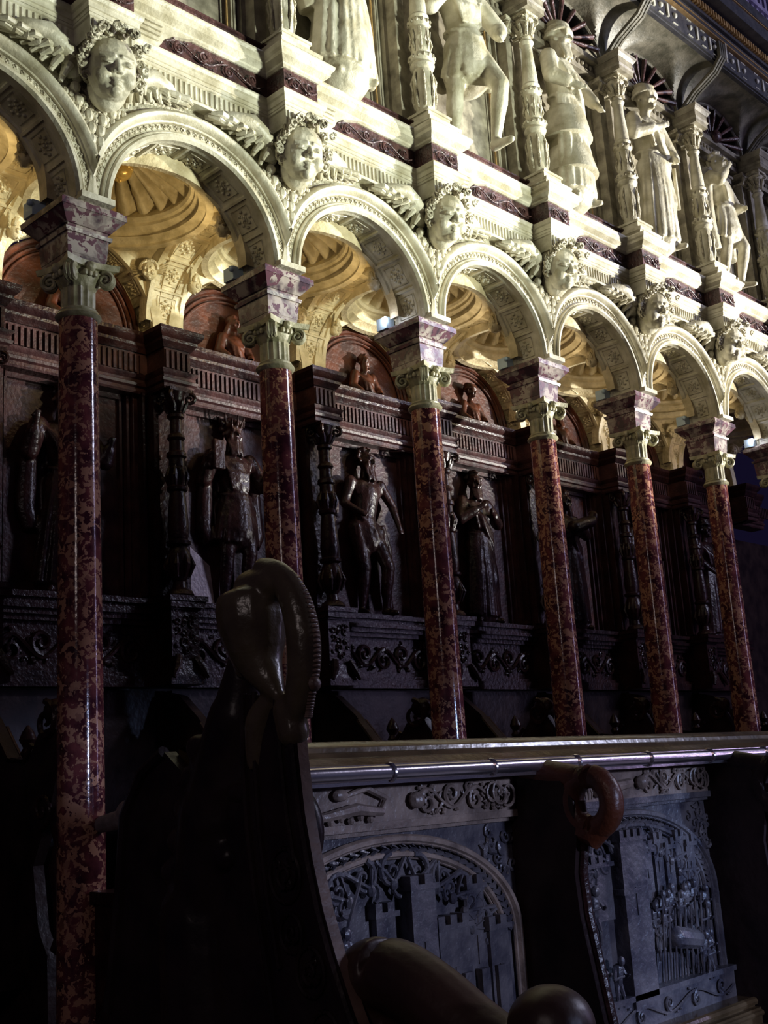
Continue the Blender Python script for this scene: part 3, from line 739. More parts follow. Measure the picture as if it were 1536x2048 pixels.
# ================================================================ HIGH STALLS (dark walnut)
WY0, WY1, WHW = .985, .835, .085
we = thing('stall_entablature', 'dark walnut entablature over the high stall panels, stepping forward above every post', 'entablature', (3, 1, -.34))
def wpart(prof, name, m): mb = MB(); steps(mb, prof, WY0, WY1, WHW, -1, 7); return build(name, mb, m, we, 20)
wpart([(-.12, -.345), (.0, -.345), (.006, -.335), (.006, -.318), (.018, -.31), (.022, -.296), (.008, -.288), (.008, -.275), (.02, -.262), (.026, -.25), (.0, -.245)], 'architrave', WAP)
wpart([(-.01, -.25), (-.01, -.125)], 'frieze', WAP)
wpart([(-.12, -.128), (.0, -.128), (.008, -.115), (.02, -.10), (.022, -.085), (.038, -.07), (.046, -.055), (.048, -.035), (-.12, -.03)], 'cornice', WAL)
mb = MB()
for n in range(-1, 8):
    for x0, x1, y in ((n-.08, n+.08, WY1+.01), (n+.10, n+.90, WY0+.01)):
        c = int((x1-x0)/.03)
        for i in range(c): x = x0+(x1-x0)*(i+.5)/c; mb.box(x-.008, x+.008, y-.012, y+.005, -.235, -.14)
build('flutes', mb, WAP, we)
# posts with carved baluster
po = thing('stall_post', '', 'post', (0, .87, -1.79), 'dark walnut posts between the high stall panels')
mb = MB(); mb.box(-.085, .085, .95, 1.12, -1.79, -.33)
for q in (-1, 1): mb.box(q*.075-.014, q*.075+.014, .925, .96, -1.36, -.36); mb.box(q*.115-.008, q*.115+.008, .97, 1.1, -1.36, -.34)
build('pier', mb, WAL, po)
mb = MB(); cx, cy = 0, .868
mb.lathe(cx, cy, [(.06, -1.375), (.07, -1.365), (.06, -1.345), (.035, -1.33), (.03, -1.30), (.045, -1.27), (.062, -1.22), (.055, -1.16), (.04, -1.13), (.058, -1.12), (.06, -1.105), (.045, -1.095), (.05, -1.07), (.052, -1.03), (.045, -.93), (.038, -.86), (.05, -.85), (.052, -.835), (.04, -.825), (.044, -.80), (.046, -.76), (.05, -.745), (.04, -.735), (.038, -.69), (.05, -.68), (.048, -.66), (.036, -.65), (.034, -.60), (.045, -.585), (.04, -.57), (.03, -.56), (.028, -.49), (.042, -.48), (.042, -.465), (.03, -.455)], 22)
for z, R_ in ((-1.22, .06), (-.78, .045)):
    for i in range(8): a = 2*pi*i/8; mb.tube([(cx+R_*.8*cos(a), cy+R_*.8*sin(a), z-.06), (cx+R_*1.15*cos(a), cy+R_*1.15*sin(a), z), (cx+R_*.9*cos(a), cy+R_*.9*sin(a), z+.05)], [.006, .013, .005], 6)
build('baluster', mb, WAL, po)
mb = MB(); mb.lathe(cx, cy, [(.034, -.455), (.036, -.42), (.05, -.37), (.056, -.35)], 16); mb.box(cx-.07, cx+.07, cy-.06, cy+.06, -.355, -.338)
for sx in (-1, 1):
    for sy in (-1, 1): F = lambda a, b, d, sx=sx, sy=sy: (cx+sx*(.055+a)*.8-sy*d*.7, cy+sy*(.05+a)*.75+sx*d*.7, b); spiral(mb, F, .012, -.385, .028, 1.4, .011, pi/2, -1, 0, 6)
for i in range(8): a = 2*pi*i/8; mb.tube([(cx+r*cos(a), cy+r*sin(a), z) for r, z in ((.036, -.45), (.05, -.42), (.062, -.40))], [.012, .013, .006], 6)
build('capital', mb, WAL, po)
mb = MB(); mb.box(-.11, .11, .79, .98, -1.40, -1.375); mb.box(-.10, .10, .80, .98, -1.43, -1.40); mb.box(-.085, .085, .82, .98, -1.44, -1.43)
mb.box(-.078, .078, .83, .98, -1.68, -1.44); mb.box(-.10, .10, .81, .98, -1.79, -1.75); mb.box(-.09, .09, .82, .98, -1.75, -1.68, -.008, -.008)
rng = random.Random(1); F = lambda a, b, d: (a, .83-d, b); leafspray(mb, F, -.06, .06, -1.66, -1.46, 22, .022, rng, .004)
for q in (-1, 1): mb.tube([(q*.05, .82, -1.66), (q*.07, .80, -1.71), (q*.10, .79, -1.76)], [.018, .02, .01], 7)
build('pedestal', mb, WAL, po)
for n in range(0, 7):
    nm = ORD[n] if n < 7 else ''
    lab = 'dark walnut stall post with a carved baluster, %s of the posts from the left' % ORD[n]
    if n == 0: po['label'] = lab
    else: dup(po, n, lab)
dup(po, -1, 'dark walnut stall post beyond the photo\'s left edge')
# panels with relief figures
def hold(mb_): return mb_
FIG = {
 -1: ('hidden robed figure left of the frame', dict(robe='long', seed=2)),
 0: ('a robed figure half hidden by the nearest marble column', dict(robe='long', seed=31, beard=True, sway=.03, la=((-.17, -.03, .66), (-.17, -.11, .80)), ra=((.19, -.05, .66), (.20, -.10, .74)), cape=.3)),
 1: ('a crowned king in a belted tunic, with long sceptre', dict(robe='tunic', seed=32, head='crown', beard=True, la=((-.18, -.02, .67), (-.19, -.09, .76)), ra=((.18, -.03, .67), (.17, -.12, .70)), cape=.34, legsep=.055)),
 2: ('a bare-chested figure in a loose loincloth', dict(robe='loin', seed=33, turn=.25, sway=-.03, step=.08, beard=True, la=((-.17, .0, .66), (-.11, -.09, .60)), ra=((.19, -.02, .68), (.19, -.08, .54)))),
 3: ('a bearded long-robed figure, hands gathered at chest', dict(robe='long', seed=34, turn=-.3, beard=True, la=((-.17, -.04, .68), (-.04, -.13, .76)), ra=((.18, -.03, .68), (.05, -.13, .73)), width=.9)),
 4: ('a robed figure cradling a bundle, reddish board', dict(robe='long', seed=35, head='veil', la=((-.17, -.05, .68), (-.02, -.14, .68)), ra=((.18, -.05, .70), (.02, -.14, .74)), cape=.2)),
 5: ('a dim figure right of the fifth marble column', dict(robe='long', seed=36, beard=True)),
 6: ('a worn figure at the right edge', dict(robe='long', seed=37, head='turban', cape=.2)),
}
HS = {}
for k in range(-1, 7):
    ds, kw = FIG[k]; x0 = k+.5
    th = thing('high_stall', 'dark walnut high stall carved with '+ds, 'panel', (x0, 1.1, -1.79), 'high stalls of the upper row'); HS[k] = th
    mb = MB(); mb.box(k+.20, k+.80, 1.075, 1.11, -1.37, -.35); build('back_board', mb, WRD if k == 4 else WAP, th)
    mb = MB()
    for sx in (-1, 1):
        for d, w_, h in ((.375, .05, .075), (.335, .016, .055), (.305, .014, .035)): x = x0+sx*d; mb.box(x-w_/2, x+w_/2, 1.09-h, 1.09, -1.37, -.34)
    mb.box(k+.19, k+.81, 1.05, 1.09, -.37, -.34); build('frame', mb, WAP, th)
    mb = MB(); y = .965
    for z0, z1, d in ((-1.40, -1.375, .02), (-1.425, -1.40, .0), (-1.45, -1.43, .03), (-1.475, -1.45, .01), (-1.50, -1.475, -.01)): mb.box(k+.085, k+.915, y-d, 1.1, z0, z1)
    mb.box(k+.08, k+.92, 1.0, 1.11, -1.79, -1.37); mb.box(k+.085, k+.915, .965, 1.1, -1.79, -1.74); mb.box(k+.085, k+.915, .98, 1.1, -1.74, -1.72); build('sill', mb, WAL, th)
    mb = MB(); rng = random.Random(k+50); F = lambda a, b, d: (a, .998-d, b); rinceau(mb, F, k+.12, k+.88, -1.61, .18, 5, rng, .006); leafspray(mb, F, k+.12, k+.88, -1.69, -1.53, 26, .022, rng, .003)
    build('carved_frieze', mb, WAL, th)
    H = .99; m = figure(H, **kw); m.v = [(a*1.08, b*.8, c) for a, b, c in m.v]; place(m, x0-.03, 1.03, -1.375); m.shift(th.location)
    if k == 1:
        a = MB(); a.tube([(.17*H+.012, -.10, .10*H), (.175*H+.012, -.10, .93*H)], .009, 7); a.ell((.175*H+.012, -.10, .94*H), (.022, .022, .03), 8, 6); a.box(-.23, -.16, -.12, -.09, .70*H, .86*H)
        place(a, x0, 1.035, -1.375); a.shift(th.location); m.add(a.v, a.f)
    if k == 4:
        a = MB(); a.cap((-.10, -.13, .72*H), (.10, -.14, .78*H), .05, .045, 12); a.ell((.13, -.14, .82*H), (.04, .04, .045), 10, 8); place(a, x0, 1.035, -1.375); a.shift(th.location); m.add(a.v, a.f)
    o = mesh_obj('relief_figure', remesh(m, .008, 1), WAL, th); o['label'] = 'dark polished relief of '+ds.split(',')[0]
    if k == 1:
        mb = MB(); mb.prism([(1.215, -1.365), (1.36, -1.365), (1.335, -1.16), (1.215, -1.07)], lambda q: (q[0], 1.068, q[1]), lambda q: (q[0], 1.076, q[1])); o = build('sheen_patch', mb, mat('painted_sheen_wood', (.45, .36, .40), (.62, .52, .56), .45, 40, .3, 60), th); o['label'] = 'pale sheen painted on the board beside the legs'  # thin pale plate paints a specular sheen onto the board
    mb = MB(); mb.box(x0-.22, x0+.22, .955, 1.08, -1.385, -1.37); build('foot_ledge', mb, WAL, th)
# lunettes with busts
for k in range(-1, 7):
    th = thing('lunette', 'red walnut lunette with carved bust, '+between(k), 'lunette', (k+.5, 1.05, -.03), 'red wooden lunettes over the stalls')
    mb = MB(); pts = [(k+.5+.42*cos(pi*i/24), -.035+.43*sin(pi*i/24)) for i in range(25)]
    mb.prism(pts, lambda q: (q[0], 1.06, q[1]), lambda q: (q[0], 1.10, q[1])); build('ground', mb, WRD, th)
    mb = MB()
    for R_, r_ in ((.405, .014), (.37, .010), (.345, .008)): mb.tube([(k+.5+R_*cos(pi*i/24), 1.05, -.03+R_*sin(pi*i/24)) for i in range(25)], r_, 6)
    build('mouldings', mb, WRD, th)
    mb = MB(); m = figure(.62, robe='long', seed=60+k, beard=k % 2 == 0, turn=(-.5, .3, .1, -.4, .2, 0, .4, 0)[k+1], head=('hair', 'veil', 'hair', 'turban')[k % 4])
    v = [(a, b, c) for a, b, c in m.v]; m.v = v; place(m, k+.5, 1.02, -.40); m.shift(th.location)
    me = remesh(m, .007, 1)
    import bmesh
    bm = bmesh.new(); bm.from_mesh(me); bmesh.ops.bisect_plane(bm, geom=bm.verts[:]+bm.edges[:]+bm.faces[:], plane_co=(0, 0, 0.0), plane_no=(0, 0, -1), clear_outer=True); bm.to_mesh(me); bm.free()
    mesh_obj('bust', me, WRD, th)
# high stall seats: dark recess, shelf, partitions with scroll arms
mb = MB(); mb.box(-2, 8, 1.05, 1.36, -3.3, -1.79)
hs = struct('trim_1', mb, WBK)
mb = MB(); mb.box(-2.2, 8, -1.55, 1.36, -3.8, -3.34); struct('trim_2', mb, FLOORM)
pt = thing('stall_partition', '', 'partition', (0, .5, -3.34), 'partitions between the high stall seats')
mb = MB()
def plate(mb, pts, x0, x1): mb.prism(pts, lambda q: (x0, q[0], q[1]), lambda q: (x1, q[0], q[1]))
plate(mb, [(1.05, -1.80), (.86, -1.84), (.72, -1.95), (.58, -2.10), (.44, -2.12), (.36, -2.02), (.24, -2.00), (.20, -2.10), (.28, -2.30), (.40, -2.50), (.36, -2.72), (.30, -2.80), (.28, -3.34), (1.05, -3.34)], -.022, .022)
build('cheek', mb, WBK, pt)
mb = MB()
for x in (-.028, .028):
    F = lambda a, b, d, x=x: (x+(d if x > 0 else -d), a, b)
    spiral(mb, F, .30, -1.985, .075, 1.5, .014, pi/2, 1, 0, 6); spiral(mb, F, .33, -2.30, .07, 1.4, .010, -pi/2, -1, 0, 6)
    mb.tube([(x, .70, -1.98), (x, .58, -2.11), (x, .46, -2.12), (x, .40, -2.06)], .010, 6)
mb.ell((0, .27, -1.95), (.045, .06, .05), 12, 8); mb.lathe(0, .48, [(.012, -2.12), (.03, -2.09), (.018, -2.07), (.034, -2.04), (.022, -2.01), (.004, -1.985)], 12)
mb.lathe(0, .24, [(.02, -2.8), (.04, -2.78), (.025, -2.74), (.03, -2.6), (.045, -2.5), (.025, -2.42), (.035, -2.38), (.045, -2.33), (.03, -2.29)], 14)
build('scroll_arm', mb, WAL, pt)
mb = MB(); mb.ell((0.0, .0, -2.32), (.05, .05, .06), 10, 7)
mb.v = []; mb.f = []
for n in range(0, 7):
    lab = 'dark scroll-armed seat partition behind the %s' % (('%s marble column from the left' % ORD[n]) if n < 6 else 'lower stall rail at the right edge')
    if n == 0: pt['label'] = lab
    else: dup(pt, n, lab)
for k in range(-1, 7):
    mb = MB(); mb.box(k+.03, k+.97, .45, 1.04, -2.92, -2.87); build('seat_board', mb, WBK, HS[k])
    mb = MB(); mb.box(k+.05, k+.95, 1.02, 1.045, -2.87, -1.80); build('seat_back', mb, WBK, HS[k])

# ================================================================ LOWER STALLS
LX, LP, LY = -.80, .98, -1.70
TILT = -.010
def tz(x, z): return z+TILT*(x-LX)
class TM(MB):      # rows of the lower stalls sag slightly along their length
    def done(s): s.v = [(x, y, tz(x, z)) for x, y, z in s.v]; return s
ra = thing('stall_rail', 'long polished rail with stepped mouldings capping the lower stalls', 'rail', (1.5, -1.7, -2.3))
mb = TM(); prof = [(-1.56, -2.33), (-1.56, -2.165), (-1.60, -2.160), (-1.615, -2.172), (-1.64, -2.176), (-1.645, -2.186), (-1.68, -2.190), (-1.69, -2.200), (-1.73, -2.204), (-1.745, -2.214), (-1.775, -2.216), (-1.79, -2.224)]
mb.grid([[(x, y, z) for y, z in prof] for x in [LX+.03+i*.5 for i in range(11)]]); build('stepped_moulding', mb.done(), RAIL, ra)
mb = TM(); mb.tube([(LX+.03+i*.25, -1.80, -2.238) for i in range(20)], .017, 14); mb.box(LX+.03, 4, -1.80, -1.60, -2.262, -2.22)
for i in range(18):
    x = LX+.42+i*.35; 
    if x < 3.8: mb.tube([(x, -1.80+.019*cos(t), -2.238+.019*sin(t)) for t in [2*pi*j/12 for j in range(12)]], .004, 5, closed=True)
NOS = mat('polished_nosing', (.62, .54, .56), (.75, .68, .70), .2, 8, .05, 30, metal=.95)
build('nosing', mb.done(), NOS, ra)
FF = [None]
def person_blob(mb, x, y, z, h, lean=0):
    mb.ell((x+lean*h*.9, y-.012, z+h*.9), (h*.085, h*.08, h*.10), 8, 6); mb.cap((x+lean*h*.75, y, z+h*.74), (x, y, z+h*.48), h*.12, h*.09, 8)
    for q in (-1, 1):
        mb.cap((x+q*h*.05, y, z+h*.46), (x+q*h*.11, y-.004, z+h*.22), h*.06, h*.04, 6); mb.cap((x+q*h*.11, y-.004, z+h*.22), (x+q*h*.10+h*.03, y, z), h*.04, h*.03, 6)
        mb.cap((x+q*h*.13+lean*h*.7, y, z+h*.76), (x+q*h*.22, y-.01, z+h*.58), h*.05, h*.035, 6); mb.cap((x+q*h*.22, y-.01, z+h*.58), (x+q*h*.10+h*.1, y-.02, z+h*.62), h*.035, h*.025, 6)
def tower(mb, x0, x1, y, z0, z1, d=.02):
    mb.box(x0, x1, y-d, y, z0, z1); w_ = x1-x0; n = max(2, int(w_/.03))
    mb.box(x0-.008, x1+.008, y-d-.008, y, z1, z1+.012)
    for i in range(n): a = x0-.008+(w_+.016)*i/n; mb.box(a, a+(w_+.016)/n*.55, y-d-.008, y, z1+.012, z1+.032)
    mb.box((x0+x1)/2-.006, (x0+x1)/2+.006, y-d-.003, y, z0+(z1-z0)*.55, z0+(z1-z0)*.72)
LPD = ['carved with castle towers and a horseman', 'carved with a central tower and a crowd', 'with crowded relief, at the right edge', 'beyond the right edge']
for k in range(4):
    x0 = LX+LP*k+.03; x1 = LX+LP*(k+1)-.03; xm = (x0+x1)/2
    th = thing('lower_stall', 'oak lower stall back '+LPD[k], 'stall', (xm, LY, -2.9), 'lower stalls under the rail')
    mb = TM(); mb.box(x0, x1, LY, LY+.05, -3.05, -2.25); build('ground', mb.done(), WLO, th)
    y = LY; F = lambda a, b, d: (a, y-d, b); rng = random.Random(100+k)
    mb = TM(); mb.box(x0, x1, y-.02, y, -2.345, -2.262); build('frieze_board', mb.done(), FRZ, th)
    yy = y-.02; F2 = lambda a, b, d: (a, yy-d, b)
    mb = TM(); zc = -2.303
    if k == 0:   # small dragon with a long tail, then foliage scrolls
        mb.tube([(x0+.14, yy-.01, zc-.025), (x0+.25, yy-.014, zc-.022), (x0+.34, yy-.02, zc-.010), (x0+.42, yy-.018, zc-.02)], [.006, .010, .014, .010], 7)
        for q in range(9): mb.ell((x0+.15+.03*q, yy-.01, zc-.034+.006*(q % 2)), (.010, .008, .008), 6, 4)
        mb.ell((x0+.30, yy-.012, zc+.022), (.022, .014, .014), 8, 6); mb.tube([F2(x0+.32, zc+.02, .01), F2(x0+.38, zc+.034, .014), F2(x0+.44, zc+.01, .012), F2(x0+.42, zc-.02, .01)], [.005, .008, .008, .004], 6)
        a0 = x0+.54
    else:
        person_blob(mb, x0+.20, yy-.01, zc-.036, .075, .2); person_blob(mb, x0+.26, yy-.01, zc-.034, .07, -.2); mb.cap((x0+.30, yy-.012, zc-.015), (x0+.46, yy-.012, zc), .018, .014, 8); a0 = x0+.52
    mb.ell((a0, yy-.015, zc), (.022, .018, .02), 8, 6)
    rinceau(mb, F2, a0, x1-.03, zc, .082, 4, rng, .008)
    for q in range(3): spiral(mb, F2, x1-.10+.03*q, zc, .034, 1.3, .004, q*2, 1, .014, 5)
    leafspray(mb, F2, a0, x1-.02, zc-.03, zc+.03, 24, .014, rng, .006)
    build('frieze_carving', mb.done(), FRZ, th)
    mb = TM(); mb.box(x0, x1, y-.028, y, -2.362, -2.345); mb.box(x0, x1, y-.015, y, -2.372, -2.362)
    R1 = (x1-x0)/2-.012; zs = -2.63; hR = .245
    for R_, r_, d in ((1, .010, .012), (.965, .005, .01), (.86, .008, .012), (.83, .004, .008)):
        mb.tube([F(xm-R1*R_, -2.9, d)]+[F(xm-R1*R_*cos(pi*i/30), zs+hR*(R_+(.0 if R_ > .9 else .0))*sin(pi*i/30), d) for i in range(31)]+[F(xm+R1*R_, -2.9, d)], r_, 6)
    mb.box(x0, x1, y-.045, y, -2.875, -2.86); build('arch_moulding', mb.done(), FRZ if k == 0 else WLO, th)
    mb = TM()
    for i in range(40):        # leaves between the two arch mouldings
        t = pi*(i+.5)/40; mb.tube([F(xm-R1*q*cos(t+dt), zs+hR*q*sin(t+dt), .012) for q, dt in ((.88, -.03), (.915, .02), (.95, -.02))], [.004, .009, .004], 5)
    leafspray(mb, F, x0, x0+.10, -2.45, -2.38, 10, .024, rng); leafspray(mb, F, x1-.12, x1, -2.50, -2.38, 16, .026, rng)
    for i in range(11):        # cusped tracery hanging inside the arch
        t = pi*(i+.5)/11; q = .70; cx_, cz_ = xm-R1*q*cos(t), zs+hR*q*1.02*sin(t)
        spiral(mb, F, cx_, cz_, .040, 1.25, .0075, t, 1 if i % 2 else -1, .016, 6); spiral(mb, F, cx_+.02, cz_-.03, .026, 1.1, .006, -t, -1 if i % 2 else 1, .020, 6)
        mb.tube([F(xm-R1*.83*cos(t-.13), zs+hR*.83*sin(t-.13), .014), F(xm-R1*.6*cos(t), zs+hR*.62*sin(t), .022), F(xm-R1*.83*cos(t+.13), zs+hR*.83*sin(t+.13), .014)], .006, 6)
        mb.ell(F(xm-R1*.58*cos(t), zs+hR*.60*sin(t), .02), (.012, .012, .014), 7, 5)
    build('tracery', mb.done(), WLO, th)
    mb = TM()
    if k in (0, 3):
        tower(mb, xm+.03, xm+.11, y, -2.9, -2.50, .045); tower(mb, xm+.13, xm+.24, y, -2.9, -2.60, .03); tower(mb, xm+.25, xm+.31, y, -2.9, -2.52, .02); tower(mb, xm+.31, xm+.38, y, -2.9, -2.62, .03); tower(mb, xm-.06, xm+.0, y, -2.9, -2.55, .02)
        for i in range(4): mb.box(xm+.14+.06*i, xm+.17+.06*i, y-.04, y, -2.9, -2.70)
    else:
        tower(mb, xm-.10, xm+.02, y, -2.90, -2.46, .045); mb.box(xm-.11, xm+.03, y-.05, y, -2.60, -2.585); tower(mb, xm-.32, xm-.12, y, -2.66, -2.52, .02)
        for i in range(5): tower(mb, xm+.05+.06*i, xm+.095+.06*i, y, -2.66, -2.50+.02*(i % 2), .02)
    build('carved_towers', mb.done(), WLO, th)
    mb = TM()
    if k in (0, 3):
        # horseman with shield and lance, foot soldiers
        mb.cap((xm-.24, y-.03, -2.70), (xm-.12, y-.03, -2.69), .035, .032, 10); mb.cap((xm-.12, y-.03, -2.68), (xm-.09, y-.035, -2.62), .022, .016, 8); mb.cap((xm-.09, y-.035, -2.615), (xm-.06, y-.035, -2.635), .015, .010, 8)
        for dx in (-.24, -.21, -.14, -.12): mb.tube([(xm+dx, y-.03, -2.71), (xm+dx+.01, y-.032, -2.77), (xm+dx-.005, y-.03, -2.83)], [.013, .009, .007], 6)
        person_blob(mb, xm-.18, y-.035, -2.70, .15)
        mb.ell((xm-.27, y-.045, -2.585), (.045, .012, .052), 14, 8); mb.tube([F(xm-.27+.045*cos(t), -2.585+.052*sin(t), .052) for t in [2*pi*i/16 for i in range(16)]], .005, 5, closed=True)
        mb.tube([F(xm-.30, -2.80, .05), F(xm-.13, -2.46, .05)], .004, 5); mb.tube([F(xm-.36, -2.75, .04), F(xm-.30, -2.50, .04)], .004, 5)
        for i in range(8): person_blob(mb, xm-.36+.05*i, y-.02, -2.89, .12)
        person_blob(mb, xm+.27, y-.03, -2.89, .08)
    else:
        for i, (dx, z_, h) in enumerate(((-.33, -2.70, .14), (-.24, -2.71, .15), (-.34, -2.88, .15), (-.25, -2.885, .16), (-.16, -2.88, .13))): person_blob(mb, xm+dx, y-.035, z_, h, rng.uniform(-.1, .1))
        for i in range(22): person_blob(mb, xm+.05+.31*rng.random(), y-.02-.02*rng.random(), -2.88+.17*rng.random(), .11+.03*rng.random(), rng.uniform(-.2, .2))
        for i in range(9): mb.tube([F(xm+.05+.03*i, -2.85, .05), F(xm+.08+.03*i, -2.62-.02*(i % 3), .05)], .003, 5)
        mb.cap((xm+.14, y-.04, -2.74), (xm+.25, y-.04, -2.76), .032, .028, 10)
    build('carved_people', mb.done(), WLO, th)
    mb = TM(); mb.box(x0, x1, y-.035, y, -2.95, -2.875, 0, 0); rinceau(mb, lambda a, b, d: (a, y-.035-d, b), x0+.02, x1-.02, -2.912, .065, 6, rng, .006)
    build('lower_frieze', mb.done(), WLO, th)
    th = thing('seat_ledge', 'narrow seat ledge under the oak back '+LPD[k], 'ledge', (xm, LY-.15, -3.1), 'seat ledges of the lower stalls')
    mb = TM(); mb.box(x0, x1, LY-.09, LY, -2.975, -2.95); mb.tube([(x0, LY-.09, -2.96), (x1, LY-.09, -2.96)], .012, 8); mb.tube([(x0, LY-.11, -2.99), (x1, LY-.11, -2.99)], .009, 8); mb.box(x0, x1, LY-.11, LY, -3.07, -2.975); build('back_rail', mb.done(), RAIL, th)
    mb = TM(); mb.box(x0, x1, LY-.30, LY, -3.05, -3.02); mb.tube([(x0, LY-.30, -3.035), (x1, LY-.30, -3.035)], .018, 8); build('seat_board', mb.done(), RAIL, th)
# dividers with scroll tops
def divider(k, lab):
    x = LX+LP*k; th = thing('stall_divider', lab, 'divider', (x, LY-.1, -3.8), 'scroll-topped dividers of the lower stalls')
    mb = TM(); pts = [(LY, -2.27), (LY-.10, -2.255), (LY-.16, -2.27), (LY-.20, -2.33), (LY-.20, -2.42), (LY-.185, -2.50), (LY-.19, -2.60), (LY-.215, -2.75), (LY-.24, -2.90), (LY-.26, -3.10), (LY-.26, -3.8), (LY, -3.8)]
    plate(mb, pts, x-.028, x+.028); build('cheek', mb.done(), WBK, th)
    mb = TM(); mb.tube([(x, a-.004, b) for a, b in pts[3:10]], .012, 8); build('front_bead', mb.done(), WAL, th)
    mb = TM(); cy_, cz_ = LY-.235, -2.335
    mb.tube([(x+.0, cy_+.058*cos(t), cz_+.062*sin(t)) for t in [2*pi*i/28 for i in range(28)]], .030, 12, closed=True)
    mb.cap((x, LY-.05, -2.25), (x, LY-.20, -2.275), .035, .03, 12)
    mb.tube([(x, LY-.20, -2.40), (x, LY-.235, -2.415), (x, LY-.27, -2.395)], [.03, .032, .02], 10)
    build('scroll', mb.done(), WRD if k == 1 else WBK, th)
divider(0, 'scroll-topped divider just behind the tall carved bench end'); divider(1, 'scroll-topped divider with an open ring scroll, between the two nearest carved panels'); divider(2, 'scroll-topped divider near the photo\'s right edge'); divider(3, 'scroll-topped divider beyond the photo\'s right edge')

# ---------------------------------------------------------------- tall bench end with carved scroll head (stands across the row at X = -0.84)
be = thing('bench_end', 'tall dark carved bench end with a curling beast-head scroll top, in the middle foreground', 'bench end', (LX-.05, -2.0, -3.8))
X0, X1 = -.872, -.852
F = lambda a, b, d: (X0-d, a, b)
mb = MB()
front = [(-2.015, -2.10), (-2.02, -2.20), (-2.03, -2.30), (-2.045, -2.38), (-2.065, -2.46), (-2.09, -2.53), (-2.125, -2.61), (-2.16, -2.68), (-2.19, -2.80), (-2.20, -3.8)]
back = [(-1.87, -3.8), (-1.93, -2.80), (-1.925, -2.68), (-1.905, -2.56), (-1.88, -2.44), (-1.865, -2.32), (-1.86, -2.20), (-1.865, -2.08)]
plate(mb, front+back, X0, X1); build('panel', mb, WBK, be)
mb = MB()
mb.tube([(X0-.002, a+.012, b) for a, b in front[:9]], .008, 7); mb.tube([(X0-.002, a-.012, b) for a, b in back[1:]], .007, 7)
mb.tube([(X0-.002, a+.045, b) for a, b in front[:4]], .006, 7); mb.tube([(X0-.002, a-.045, b) for a, b in back[3:]], .006, 7)
rng = random.Random(9)
for (a, b, r) in ((-1.975, -2.405, .040), (-1.985, -2.50, .028), (-2.03, -2.56, .035), (-2.06, -2.66, .035)):
    mb.tube([F(a+r*cos(t), b+r*1.15*sin(t), .002) for t in [2*pi*i/20 for i in range(20)]], .0045, 6, closed=True); spiral(mb, F, a, b, r*.7, 1.4, .005, rng.random()*6, 1, .003, 6); leafspray(mb, F, a-r*.5, a+r*.5, b-r*.6, b+r*.6, 5, r*.32, rng, .003)
build('tracery', mb, WBK, be)
mb = MB(); EDG = mat('lit_oak_edge', (.13, .075, .055), (.24, .15, .11), .4, 12, .2, 40)  # paler oak paints in the light caught along edge and rim
P = []
for a, b in front: P.append([(X0+.001, a-.001, b), (X1+.002, a-.004, b), (X1+.002, a+.012, b)])
mb.grid(P); o = build('front_edge', mb, EDG, be); o['label'] = 'front edge painted pale where it catches light'
# scroll head
mb = MB()
XM = (X0+X1)/2
band = [(-1.885, -2.12), (-1.835, -2.05), (-1.822, -1.96), (-1.86, -1.885), (-1.925, -1.852), (-1.985, -1.868), (-2.03, -1.92), (-2.05, -1.985), (-2.048, -2.05), (-2.03, -2.105), (-2.02, -2.135)]
def smoothpath(pts, n=5):
    out = []
    for i in range(len(pts)-1):
        p0 = pts[max(i-1, 0)]; p1 = pts[i]; p2 = pts[i+1]; p3 = pts[min(i+2, len(pts)-1)]
        for j in range(n):
            t = j/n; out.append(tuple(.5*((2*b)+(-a+c)*t+(2*a-5*b+4*c-d)*t*t+(-a+3*b-3*c+d)*t**3) for a, b, c, d in zip(p0, p1, p2, p3)))
    out.append(tuple(pts[-1])); return out
bp = smoothpath(band)
n_ = len(bp)
mb.tube([(XM, a+.012, b) for a, b in bp[int(n_*.42):]], [.020+.012*sin(pi*i/(n_-int(n_*.42))) for i in range(n_-int(n_*.42))], 12)
# the big drooping brow / leaf
mb.tube([(XM-.006, a, b) for a, b in smoothpath([(-1.90, -1.89), (-1.905, -1.95), (-1.92, -2.02), (-1.955, -2.075), (-1.975, -2.10)])], [.046, .060, .066, .068, .068, .068, .066, .062, .058, .054, .048, .042, .037, .032, .028, .024, .020, .017, .014, .012, .008], 14)
mb.cap((XM, -1.90, -1.885), (XM, -1.965, -1.885), .036, .034, 14); mb.cap((XM, -1.87, -1.94), (XM, -1.88, -2.03), .040, .028, 14)
# neck below, rising from the shaft
mb.tube([(XM, a, b) for a, b in smoothpath([(-1.895, -2.22), (-1.905, -2.15), (-1.93, -2.11), (-1.965, -2.085)])], [.018, .020, .022, .024, .026, .028, .029, .029, .028, .027, .025, .023, .021, .019, .016, .012], 10)
mb.cap((XM, -1.99, -2.12), (XM, -2.0, -2.16), .03, .03, 10)
me = remesh(MB().add([(a-be.location.x, b-be.location.y, c-be.location.z) for a, b, c in mb.v], mb.f), .005, 2)
HEADM = mat('waxed_black_oak', (.085, .062, .036), (.13, .10, .058), .28, 10, .25, 40)
mesh_obj('scroll_head', me, HEADM, be)
mb = MB(); bp2 = bp[int(n_*.42):]
for i in range(44):
    t = i/43*(len(bp2)-1); j = min(int(t), len(bp2)-2); f = t-j; a = bp2[j][0]*(1-f)+bp2[j+1][0]*f; b = bp2[j][1]*(1-f)+bp2[j+1][1]*f
    mb.ell((XM+.004, a-.018, b), (.010, .005, .0045), 6, 5)
mb.ell((XM, -2.062, -2.08), (.014, .010, .014), 8, 6); build('beaded_rim', mb, EDG, be)
be.location.y -= .035
